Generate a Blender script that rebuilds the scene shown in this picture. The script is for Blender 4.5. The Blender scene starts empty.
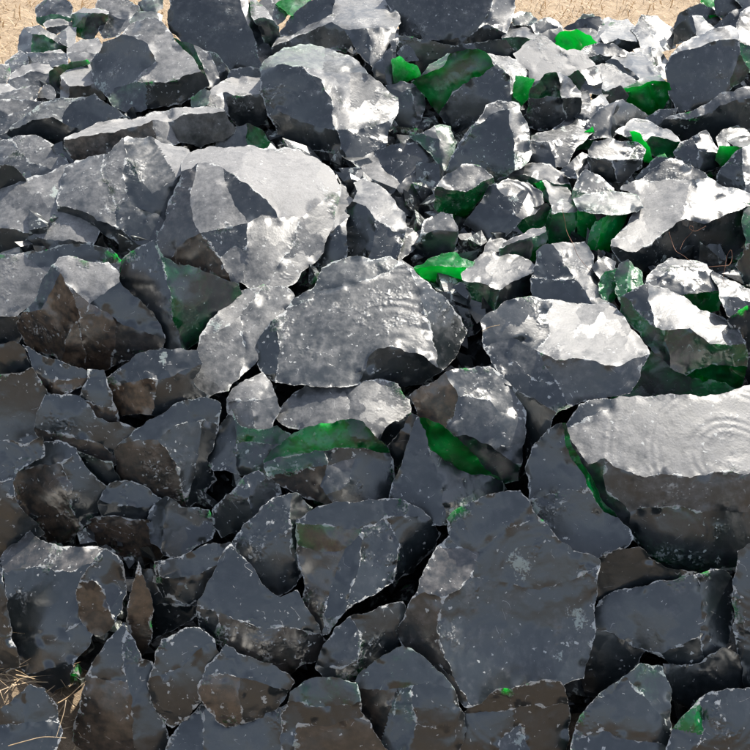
import bpy, math, random, re
import numpy as np
from mathutils import Vector, noise
from mathutils.geometry import delaunay_2d_cdt
R_ = math.radians
scene = bpy.context.scene
C = scene.collection

# ------------------------------------------------------------- camera, sky, sun
CAM_H, PITCH, FOV = 1.6, 28.0, 42.0
cam_d = bpy.data.cameras.new('camera'); cam = bpy.data.objects.new('camera', cam_d); C.objects.link(cam)
cam.location = (0, 0, CAM_H); cam.rotation_euler = (R_(90 - PITCH), 0, 0)
cam_d.angle = R_(FOV); cam_d.clip_start = .05; cam_d.clip_end = 500
scene.camera = cam
scene.cycles.max_bounces = 5; scene.cycles.diffuse_bounces = 4; scene.cycles.glossy_bounces = 3; scene.cycles.adaptive_threshold = .03
SUN_AZ, SUN_EL = 42.0, 52.0          # degrees right of straight ahead, above the horizon
w = bpy.data.worlds.new('World'); scene.world = w; w.use_nodes = True
nt = w.node_tree; nt.nodes.clear()
sky = nt.nodes.new('ShaderNodeTexSky'); sky.sky_type = 'NISHITA'; sky.sun_disc = False
sky.sun_elevation = R_(SUN_EL); sky.sun_rotation = R_(SUN_AZ); sky.dust_density = 1.5; sky.air_density = 1.0
bg = nt.nodes.new('ShaderNodeBackground'); bg.inputs['Strength'].default_value = .145
out = nt.nodes.new('ShaderNodeOutputWorld')
hs = nt.nodes.new('ShaderNodeHueSaturation'); hs.inputs['Saturation'].default_value = .62   # a hazy, paler sky
nt.links.new(sky.outputs[0], hs.inputs['Color']); nt.links.new(hs.outputs[0], bg.inputs[0]); nt.links.new(bg.outputs[0], out.inputs[0])
sd = bpy.data.lights.new('sun', 'SUN'); so = bpy.data.objects.new('sun', sd); C.objects.link(so)
sd.energy = 4.6; sd.angle = R_(.5); sd.color = (1, .94, .84)
sv = Vector((math.sin(R_(SUN_AZ)) * math.cos(R_(SUN_EL)), math.cos(R_(SUN_AZ)) * math.cos(R_(SUN_EL)), math.sin(R_(SUN_EL))))
so.rotation_euler = sv.to_track_quat('Z', 'Y').to_euler()
scene.view_settings.view_transform = 'Standard'; scene.view_settings.look = 'None'
scene.view_settings.exposure = 0.6; scene.view_settings.gamma = 1; scene.view_settings.use_curve_mapping = False

F = 375 / math.tan(R_(FOV / 2))      # focal length in photo pixels
CP, SP = math.cos(R_(PITCH)), math.sin(R_(PITCH))
def rays(px, py):                     # world direction of photo point, unit forward depth
    x = (np.asarray(px, float) - 375) / F; y = (375 - np.asarray(py, float)) / F
    return np.stack([x, CP + SP * y, -SP + CP * y], -1)
PT = [(-40, 4.75), (0, 4.3), (20, 4.12), (60, 3.76), (100, 3.42), (150, 3.06), (200, 2.78), (250, 2.53), (300, 2.33), (375, 2.11),
      (450, 1.94), (500, 1.85), (600, 1.67), (700, 1.51), (780, 1.4), (900, 1.26)]
def prof(py):                         # forward depth of the heap's face on the line of sight at height py
    yh = np.interp(py, [p[0] for p in PT], [p[1] for p in PT])
    return yh / rays(np.zeros_like(yh) + 375, py)[..., 1]

# ------------------------------------------------------------- node helpers
def mat(name):
    m = bpy.data.materials.new(name); m.use_nodes = True; t = m.node_tree; t.nodes.clear()
    o = t.nodes.new('ShaderNodeOutputMaterial'); b = t.nodes.new('ShaderNodeBsdfPrincipled')
    t.links.new(b.outputs[0], o.inputs[0]); return m, t, b
class N:
    def __init__(s, t): s.t = t
    def __call__(s, kind, ins=None, **kw):
        n = s.t.nodes.new('ShaderNode' + kind)
        for k, v in kw.items(): setattr(n, k, v)
        for k, v in (ins or {}).items():
            i = n.inputs[k]
            if isinstance(v, bpy.types.NodeSocket): s.t.links.new(v, i)
            else: i.default_value = v
        return n
    def m(s, op, a, b=0.0, c=None, clamp=False):
        d = {0: a, 1: b}
        if c is not None: d[2] = c
        return s('Math', d, operation=op, use_clamp=clamp).outputs[0]
    def ss(s, v, lo, hi, a=0.0, b=1.0):
        return s('MapRange', {0: v, 1: lo, 2: hi, 3: a, 4: b}, interpolation_type='SMOOTHSTEP').outputs[0]
    def mix(s, f, a, b):
        n = s('Mix', data_type='RGBA')
        for i, v in ((0, f), (6, a), (7, b)):
            if isinstance(v, bpy.types.NodeSocket): s.t.links.new(v, n.inputs[i])
            else: n.inputs[i].default_value = v
        return n.outputs[2]
    def attr(s, name): return s('Attribute', attribute_name=name).outputs['Fac']
    def noise(s, v, scale, detail=4, rough=.6, dist=0.0):
        return s('TexNoise', {'Vector': v, 'Scale': scale, 'Detail': detail, 'Roughness': rough, 'Distortion': dist}).outputs[0]

# ------------------------------------------------------------- the glass rock material
def glass_material():
    m, t, b = mat('dark_green_slag_glass'); n = N(t)
    tc = n('TexCoord').outputs['Object']; rnd = n('ObjectInfo').outputs['Random']
    off = n('VectorMath', {0: tc, 1: n('CombineXYZ', {0: n.m('MULTIPLY', rnd, 37.), 1: n.m('MULTIPLY', rnd, 91.), 2: n.m('MULTIPLY', rnd, 53.)}).outputs[0]}, operation='ADD').outputs[0]
    edge, green, dust, rd = n.attr('edge'), n.attr('green'), n.attr('dust'), n.attr('rd')
    n1 = n.noise(off, 9, 4, .62); n2 = n.noise(off, 46, 3, .65); n3 = n.noise(off, 190, 1, .6)
    # dust film: broad blotches broken by fine grain
    bl = n.m('ADD', n.m('MULTIPLY', n1, .55), n.m('MULTIPLY', n2, .45))
    thr = n.m('SUBTRACT', .77, n.m('MULTIPLY', dust, .5))
    df = n.m('MULTIPLY', n.ss(n.m('SUBTRACT', bl, thr), n.m('MULTIPLY_ADD', dust, -.34, -.12), n.m('MULTIPLY_ADD', dust, .06, .10)), n.m('MINIMUM', n.m('MULTIPLY_ADD', dust, 1.1, .08), .92))
    df = n.m('MULTIPLY', df, n.ss(n3, .2, .62, .72, 1.))
    # crushed white edges
    ew = n.m('MULTIPLY', n.ss(n1, .43, .60), n.m('MULTIPLY_ADD', n.ss(n2, .46, .66), .0125, .0018))
    ed = n.m('SUBTRACT', 1.0, n.m('DIVIDE', edge, n.m('ADD', ew, .0003)), clamp=True)
    ed = n.m('MULTIPLY', n.ss(ed, .0, .45), n.ss(n.m('ADD', n3, n2), .84, 1.02))
    # crumbs and impact flecks: ragged, in drifts
    wrp = n('VectorMath', {0: off, 1: n('VectorMath', {0: n('TexNoise', {'Vector': off, 'Scale': 120., 'Detail': 2.}).outputs['Color'], 3: .016}, operation='SCALE').outputs[0]}, operation='ADD').outputs[0]
    vo = n('TexVoronoi', {'Vector': wrp, 'Scale': 95., 'Randomness': 1.}, feature='F1')
    rc = n('SeparateColor', {0: vo.outputs['Color']}).outputs[0]
    fl = n.m('LESS_THAN', vo.outputs['Distance'], n.m('MULTIPLY', n.m('POWER', rc, 6.), n.ss(n1, .36, .66, .10, .50)))
    vo2 = n('TexVoronoi', {'Vector': n('VectorMath', {0: wrp, 1: (1., 2.6, .6)}, operation='MULTIPLY').outputs[0], 'Scale': 30., 'Randomness': 1.}, feature='F1')
    rc2 = n('SeparateColor', {0: vo2.outputs['Color']}).outputs[1]
    fl2 = n.m('MULTIPLY', n.m('LESS_THAN', n.m('ADD', vo2.outputs['Distance'], n.m('MULTIPLY', n3, .2)), n.m('MULTIPLY', n.m('POWER', rc2, 7.), .34)), n.ss(n2, .47, .53))
    scuff = n.m('MULTIPLY', n.ss(n1, .60, .70), n.ss(n.m('ADD', n3, n2), 1.02, 1.14))
    fl = n.m('MAXIMUM', n.m('MAXIMUM', fl, fl2), n.m('MULTIPLY', scuff, .8))
    # scratches: thin bent lines
    wv = n('TexNoise', {'Vector': off, 'Scale': 7., 'Detail': 2., 'Distortion': 1.2})
    sc = n.m('ABSOLUTE', n.m('SUBTRACT', wv.outputs[0], .5))
    sc = n.m('MULTIPLY', n.m('LESS_THAN', sc, .0022), n.ss(n2, .54, .62))
    sp = n.m('MULTIPLY', n.ss(n.m('ADD', n.m('MULTIPLY', n.attr('scuff'), .42), n.m('ADD', n2, n.m('MULTIPLY', n3, .5))), 1.0, 1.16), .7)
    fl = n.m('MAXIMUM', fl, sp)
    marks = n.m('MAXIMUM', n.m('MAXIMUM', ed, fl), n.m('MULTIPLY', sc, .8), clamp=True)
    g = n.m('MULTIPLY', n.m('POWER', green, 1.15), n.ss(n.m('ADD', n.m('MULTIPLY_ADD', n1, .8, n.m('MULTIPLY', n2, .2)), n.m('MULTIPLY', green, .36)), .54, .76))
    g = n.m('MULTIPLY', g, n.ss(edge, .10, .008, .5, 1.))
    rim = n.m('MULTIPLY', n.ss(edge, .03, .002), n.ss(n.m('ADD', n1, n.m('MULTIPLY', n2, .35)), .78, .86)); g = n.m('MAXIMUM', g, n.m('MULTIPLY', rim, .75))
    var = n.mix(rnd, (.006, .011, .014, 1), (.017, .024, .027, 1))
    base = n.mix(n.m('MULTIPLY', n.ss(n2, .45, .8), .35), var, (.075, .078, .088, 1))
    base = n.mix(n.m('MULTIPLY', n.attr('brown_refl'), n.ss(n2, .30, .62, .15, .75)), base, n.mix(n2, (.075, .046, .027, 1), (.25, .16, .095, 1)))  # brown reflection of the ground, painted into the base colour
    base = n.mix(n.m('MINIMUM', n.m('MULTIPLY', g, 1.15), .97), base, n.mix(n.m('MULTIPLY', n.m('MULTIPLY', n.m('MULTIPLY', n.ss(n1, .38, .60), n.ss(n2, .30, .60, .35, 1.)), n.ss(edge, .06, .004, .30, 1.)), n.m('POWER', green, 1.2)), (.002, .05, .020, 1), (.004, .78, .17, 1)))
    dcol = n.mix(n.m('MINIMUM', n.m('MULTIPLY', green, .5), .5), n.mix(n2, (.27, .264, .255, 1), (.40, .393, .388, 1)), (.34, .50, .40, 1))
    base = n.mix(df, base, dcol)
    base = n.mix(n.m('MULTIPLY', marks, .72), base, n.mix(n.m('MAXIMUM', green, n.m('MULTIPLY', sp, .45)), (.58, .59, .57, 1), (.34, .60, .47, 1)))
    t.links.new(base, b.inputs['Base Color'])
    ro = n.m('MULTIPLY_ADD', n2, .14, n.m('MULTIPLY_ADD', n1, .14, .18))
    t.links.new(n.m('MULTIPLY_ADD', df, -.46, .5), b.inputs['Specular IOR Level'])
    ro = n.m('ADD', ro, n.m('MULTIPLY_ADD', dust, .10, n.m('MULTIPLY', df, .26))); ro = n.m('ADD', ro, n.m('MULTIPLY', marks, .2))
    ro = n.m('SUBTRACT', ro, n.m('MULTIPLY', g, .16))
    t.links.new(ro, b.inputs['Roughness'])
    b.inputs['IOR'].default_value = 1.95
    # relief: shell ripples from the blow, waves, hackle, grain
    ph = n.m('MULTIPLY_ADD', n1, 4., n.m('MULTIPLY', rd, n.m('MULTIPLY_ADD', n.m('FRACT', n.m('MULTIPLY', rnd, 13.7)), 150., 90.)))
    rip = n.m('MULTIPLY', n.m('SINE', n.m('MULTIPLY_ADD', n.m('SINE', n.m('MULTIPLY', ph, .31)), 2.2, ph)), n.m('MULTIPLY', n.attr('ramp'), n.ss(n1, .30, .60)))
    hack = n('TexVoronoi', {'Vector': n('VectorMath', {0: off, 1: (1., .55, 1.4)}, operation='MULTIPLY').outputs[0], 'Scale': 16.}, feature='F1').outputs['Distance']
    h = n.m('MULTIPLY', rip, .0005)
    h = n.m('MULTIPLY_ADD', n1, .002, h)
    h = n.m('MULTIPLY_ADD', n.m('MULTIPLY', hack, n.ss(n1, .56, .70)), .0035, h)
    h = n.m('MULTIPLY_ADD', n2, .00045, h); h = n.m('MULTIPLY_ADD', n3, n.m('MULTIPLY_ADD', df, .0004, .00012), h)
    h = n.m('MULTIPLY_ADD', marks, .0008, h)
    bp = n('Bump', {'Height': h, 'Strength': .85, 'Distance': 1.})
    t.links.new(bp.outputs[0], b.inputs['Normal'])
    tr = n('BsdfTranslucent', {'Color': (.03, .85, .22, 1)})
    mx = n('MixShader', {0: n.m('MULTIPLY', n.m('MULTIPLY', g, .9), n.ss(edge, .07, .003, .2, 1.)), 1: b.outputs[0], 2: tr.outputs[0]})
    t.links.new(mx.outputs[0], t.nodes['Material Output'].inputs[0])
    return m
GLASS = glass_material()

# ------------------------------------------------------------- rock builder: facets traced as surfaces with given facing, solved into one solid
def pip(px, py, poly):
    ins = np.zeros(len(px), bool); n = len(poly)
    for i in range(n):
        x1, y1 = poly[i]; x2, y2 = poly[(i + 1) % n]
        if y1 == y2: continue
        c = ((y1 > py) != (y2 > py)) & (px < (x2 - x1) * (py - y1) / (y2 - y1) + x1)
        ins ^= c
    return ins
def jag(a, b, rng, amp, step):
    L = math.dist(a, b)
    if L < step: return [a]
    m = [(a[0] + b[0]) / 2, (a[1] + b[1]) / 2]
    o = max(-.09, min(.09, rng.gauss(0, amp))) * L
    o = max(-2.2, min(2.2, o))
    m[0] += -(b[1] - a[1]) / L * o; m[1] += (b[0] - a[0]) / L * o
    return jag(a, tuple(m), rng, amp, step) + jag(tuple(m), b, rng, amp, step)
CODE = {'T': (82, .52), 't': (60, .30), 'S': (44, .16), 'B': (29, .02), 'F': (9, .02), 'D': (-14, .05)}
def parse(line):
    lab, ol, cu, se = [s.strip() for s in line.split('|')]
    P = lambda s: [tuple(map(float, q.split(','))) for q in s.split()]
    seeds = []
    for s in se.split(';'):
        s = s.strip()
        if not s: continue
        sp = s.split(); a, c = sp[:2]; ctr = tuple(map(float, sp[2][1:].split(','))) if len(sp) > 2 else None
        mm = re.match(r'([TtSBFD])(-?\d+)?(?:g(\d))?(?:d(\d))?(?:e(\d))?$', c)
        el, du = CODE[mm[1]]; az = float(mm[2] or 0); g = int(mm[3] or 0) / 9
        if mm[4]: du = int(mm[4]) / 9
        x, y = map(float, a.split(','))
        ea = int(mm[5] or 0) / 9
        if mm[1] in 'BF' and not mm[4]: du += .26 * min(1, max(0, (270 - y) / 220))   # the upper stones carry more dust
        if mm[1] in 'TtS' and not mm[4]: du = max(.05, du + (.16 if x < 300 and y < 310 else -.12 if x > 470 and y < 330 else 0))
        seeds.append((x, y, az, el, g, du, ctr, ea))
    return lab, P(ol), [P(c) for c in cu.split(';') if c.strip()], seeds
def near_poly(p, poly):
    best = (1e9, p)
    for i in range(len(poly)):
        a, b = np.array(poly[i]), np.array(poly[(i + 1) % len(poly)]); d = b - a
        t = np.clip(np.dot(np.array(p) - a, d) / max(1e-9, d @ d), 0, 1); q = a + t * d
        r = math.dist(p, q)
        if r < best[0]: best = (r, tuple(q))
    return best
class Rock: pass
def solve_rock(idx, line):
    rng = random.Random(idx * 7 + 3); r = Rock()
    r.label, ol, cuts, seeds = parse(line); r.idx = idx
    cx = sum(p[0] for p in ol) / len(ol); cy = sum(p[1] for p in ol) / len(ol)
    ol = [(p[0] + (p[0] - cx) / max(1, math.dist(p, (cx, cy))) * 1.1, p[1] + (p[1] - cy) / max(1, math.dist(p, (cx, cy))) * 1.1) for p in ol]
    area = abs(sum(ol[i][0] * ol[(i + 1) % len(ol)][1] - ol[(i + 1) % len(ol)][0] * ol[i][1] for i in range(len(ol)))) / 2
    r.size = math.sqrt(area); r.c = (cx, cy); h = min(2.7, max(1.3, r.size / 30)); r.h = h
    oj = []
    for i in range(len(ol)): oj += jag(ol[i], ol[(i + 1) % len(ol)], rng, .075, max(2.0, h))
    verts = [tuple(p) for p in oj]; edges = [(i, (i + 1) % len(oj)) for i in range(len(oj))]
    for c in cuts:
        c = list(c)
        for e in (0, -1):
            p = c[e]; d, q = near_poly(p, ol); d = max(d, 1e-6); inside = pip(np.array([p[0]]), np.array([p[1]]), ol)[0]
            mine = verts[len(oj):]
            if inside and mine:
                v = min(mine, key=lambda v: math.dist(v, p)); dv = math.dist(v, p)
                if dv < 5 and (dv < d or d > 5): c[e] = v; continue
            k = 4 / d if inside else -4 / d
            if d < 7: c[e] = (q[0] + (q[0] - p[0]) * k, q[1] + (q[1] - p[1]) * k)
        pts = []
        for i in range(len(c) - 1): pts += jag(c[i], c[i + 1], rng, .075, max(2.2, h * 1.1))
        pts.append(c[-1]); b0 = len(verts); verts += pts
        edges += [(b0 + i, b0 + i + 1) for i in range(len(pts) - 1)]
    sa = np.array([verts[e[0]] for e in edges]); sb = np.array([verts[e[1]] for e in edges])
    def dist(P):
        d = sb - sa; L = (d * d).sum(1) + 1e-9
        t = np.clip(((P[:, None] - sa) * d).sum(2) / L, 0, 1)
        return np.sqrt(((P[:, None] - sa - t[..., None] * d) ** 2).sum(2)).min(1)
    x0, x1 = min(p[0] for p in ol), max(p[0] for p in ol); y0, y1 = min(p[1] for p in ol), max(p[1] for p in ol)
    gx, gy = np.meshgrid(np.arange(x0, x1, h), np.arange(y0, y1, h * .87)); gx = gx + ((np.arange(gx.shape[0]) % 2) * h / 2)[:, None]
    G = np.stack([gx.ravel(), gy.ravel()], 1) + np.random.RandomState(idx).uniform(-.22, .22, (gx.size, 2)) * h
    if len(G): G = G[pip(G[:, 0], G[:, 1], oj)]
    if len(G): G = G[dist(G) > h * .55]
    verts += [tuple(p) for p in G]
    co, eo, fo, _, oe, _ = delaunay_2d_cdt([Vector(v) for v in verts], edges, [], 0, 1e-4)
    V = np.array([tuple(v) for v in co]); T = np.array([f for f in fo if len(f) == 3])
    cen = V[T].mean(1); T = T[pip(cen[:, 0], cen[:, 1], oj)]
    # counter-clockwise in image means away from viewer; orient so that normals face the camera
    a, b, c_ = V[T[:, 0]], V[T[:, 1]], V[T[:, 2]]
    cr = (b[:, 0] - a[:, 0]) * (c_[:, 1] - a[:, 1]) - (b[:, 1] - a[:, 1]) * (c_[:, 0] - a[:, 0])
    T = T[np.abs(cr) > 1e-5]; cr = cr[np.abs(cr) > 1e-5]
    T[cr > 0] = T[cr > 0][:, ::-1]
    used = np.unique(T); mp = -np.ones(len(V), int); mp[used] = np.arange(len(used)); V = V[used]; T = mp[T]
    con = set()
    for e, o in zip(eo, oe):
        if o: con.add((min(mp[e[0]], mp[e[1]]), max(mp[e[0]], mp[e[1]])))
    em = {}
    for i, t in enumerate(T):
        for k in range(3):
            e = (min(t[k], t[(k + 1) % 3]), max(t[k], t[(k + 1) % 3])); em.setdefault(e, []).append(i)
    reg = -np.ones(len(T), int); nb = [[] for _ in T]
    for e, fs in em.items():
        if len(fs) == 2 and e not in con: nb[fs[0]].append(fs[1]); nb[fs[1]].append(fs[0])
    k = 0
    for s in range(len(T)):
        if reg[s] >= 0: continue
        st = [s]; reg[s] = k
        while st:
            q = st.pop()
            for z in nb[q]:
                if reg[z] < 0: reg[z] = k; st.append(z)
        k += 1
    cen = V[T].mean(1); S = np.array([(s[0], s[1]) for s in seeds])
    sreg = [reg[((cen - s) ** 2).sum(1).argmin()] for s in S]
    fac = np.zeros(len(T), int)
    for q in range(k):
        ids = np.where(reg == q)[0]; own = [j for j in range(len(seeds)) if sreg[j] == q]
        if not own: own = list(range(len(seeds)))     # unnamed scrap joins the nearest facet
        d = ((cen[ids][:, None] - S[own]) ** 2).sum(2); fac[ids] = np.array(own)[d.argmin(1)] if len(own) > 1 and len([j for j in range(len(seeds)) if sreg[j] == q]) > 0 else own[0] if len(own) == 1 else np.array(own)[d.mean(0).argmin()]
    # wanted slope of log depth in each triangle
    ce = dist(cen); W0 = np.abs((V[T[:, 1]] - V[T[:, 0]])[:, 0] * (V[T[:, 2]] - V[T[:, 0]])[:, 1] - (V[T[:, 1]] - V[T[:, 0]])[:, 1] * (V[T[:, 2]] - V[T[:, 0]])[:, 0]) / 2
    ry = rays(cen[:, 0], cen[:, 1]); g = np.zeros((len(T), 2)); want = np.zeros((len(T), 3))
    rx = np.array([1 / F, 0, 0]); rv = np.array([0, -SP / F, -CP / F])
    sub = np.zeros(len(T), int)
    for j, s in enumerate(seeds):
        ids = np.where(fac == j)[0]
        if not len(ids): continue
        vdn = PITCH + math.degrees(math.atan((s[1] - 375) / F)); e0 = s[3]
        if e0 == CODE['B'][0]: e0 = vdn / 2 + (rng.uniform(2, 17) if s[1] > 330 else 14.5)           # mirrors the sky just over the horizon
        elif e0 == CODE['F'][0]: e0 = vdn / 2 - 13         # mirrors the ground before the heap
        jt = 3.2 if s[3] in (CODE['B'][0], CODE['F'][0]) else 1
        az, el = R_(s[2] + rng.uniform(-4, 4) * jt), R_(e0 + rng.uniform(-3, 3) * (1 + (jt - 1) * .5))
        # gently curved facet: facing turns across it
        c0 = cen[ids].mean(0); ext = max(12, np.ptp(cen[ids], 0).max()); cu = rng.uniform(.12, .55) * (1.25 if s[3] < 40 else .9) * rng.choice((1, 1, 1, -.6))
        dx = (cen[ids, 0] - c0[0]) / ext * cu; dy = -(cen[ids, 1] - c0[1]) / ext * cu
        n = np.stack([np.sin(az) * np.cos(el) + dx, -np.cos(az) * np.cos(el) + 0 * dx, np.sin(el) + dy], 1)
        # smaller breaks inside the facet, and chips along its rim
        K1 = max(2 if W0[ids].sum() > 140 else 1, int(W0[ids].sum() / (260 + r.size * 3.5))); c1 = cen[ids][[rng.randrange(len(ids)) for _ in range(K1)]]
        t1 = np.array([[rng.gauss(0, .115) for _ in range(3)] for _ in range(K1)]); t1[0] *= .3
        wob = cen[ids] + 3. * np.sin(cen[ids][:, ::-1] * .35 + idx)
        cell = (((wob[:, None] - c1) * (1, 1.3)) ** 2).sum(2).argmin(1); sub[ids] = cell + 1
        n += t1[cell] * (.15 if s[6] else 2. if s[4] > .5 else .85 if jt > 1 else .8)
        K2 = max(1, int(W0[ids].sum() / 45)); c2 = cen[ids][[rng.randrange(len(ids)) for _ in range(K2)]]
        t2 = np.array([[rng.gauss(0, .30) for _ in range(3)] for _ in range(K2)])
        pick = ((cen[ids][:, None] - c2) ** 2).sum(2).argmin(1); lim2 = np.array([rng.choice((2, 3, 5, 9)) for _ in range(K2)])
        n += t2[pick] * np.clip((lim2[pick] - ce[ids]) / 3, .0, 1)[:, None]
        n /= np.linalg.norm(n, axis=1)[:, None]; rr = ry[ids]; rl = rr / np.linalg.norm(rr, axis=1)[:, None]
        d = (n * rl).sum(1); bad = np.maximum(0, d + .24); n -= rl * bad[:, None] * 1.05
        n /= np.linalg.norm(n, axis=1)[:, None]
        want[ids] = n; nr = np.minimum((n * rr).sum(1), -.2)
        g[ids, 0] = -(n @ rx) / nr; g[ids, 1] = -(n @ rv) / nr
    # least squares: find u whose slope matches
    a, b, c_ = V[T[:, 0]], V[T[:, 1]], V[T[:, 2]]
    A2 = (b[:, 0] - a[:, 0]) * (c_[:, 1] - a[:, 1]) - (b[:, 1] - a[:, 1]) * (c_[:, 0] - a[:, 0])
    G_ = np.zeros((len(T), 3, 2))
    for k3, (p, q) in enumerate(((b, c_), (c_, a), (a, b))):
        G_[:, k3, 0] = (p[:, 1] - q[:, 1]) / A2; G_[:, k3, 1] = (q[:, 0] - p[:, 0]) / A2
    W = np.abs(A2) / 2; nV = len(V)
    rhs = np.zeros(nV)
    for k3 in range(3): rhs += np.bincount(T[:, k3], W * (G_[:, k3] * g).sum(1), nV)
    Kl = np.einsum('tid,tjd,t->tij', G_, G_, W); I = np.repeat(T, 3, 1).ravel(); J = np.tile(T, (1, 3)).ravel(); K = Kl.reshape(-1)
    diag = np.bincount(I[I == J], K[I == J], nV) + 1e-6
    mul = lambda x: np.bincount(I, K * x[J], nV) + 1e-7 * x
    u = np.zeros(nV); res = rhs - mul(u); z = res / diag; p = z.copy(); rz = res @ z; r0 = rz
    for _ in range(220):
        Ap = mul(p); al = rz / (p @ Ap); u += al * p; res -= al * Ap; z = res / diag; rn = res @ z
        if rn < 1e-10 * max(r0, 1e-12): break
        p = z + rn / rz * p; rz = rn
    u -= u.mean()
    lim = .22 + r.size / 750 * 1.1; u = np.tanh(u / lim) * lim
    shade = np.array([q[3] < 40 and q[4] < .5 for q in seeds])[fac]; r.cell = fac * 1000 + np.where(shade, 0, sub); r.want = want
    r.V, r.T, r.u, r.fac, r.seeds, r.con, r.em = V, T, u, fac, seeds, con, em
    r.edge = dist(V); no = len(oj); keep = (sa, sb)
    sa, sb = sa[:no], sb[:no]; eo_ = dist(V); sa, sb = keep; r.edge = np.minimum(r.edge * 1.7 + .35, eo_)
    r.base = math.log(float(prof(np.array([cy]))[0]))
    return r
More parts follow.
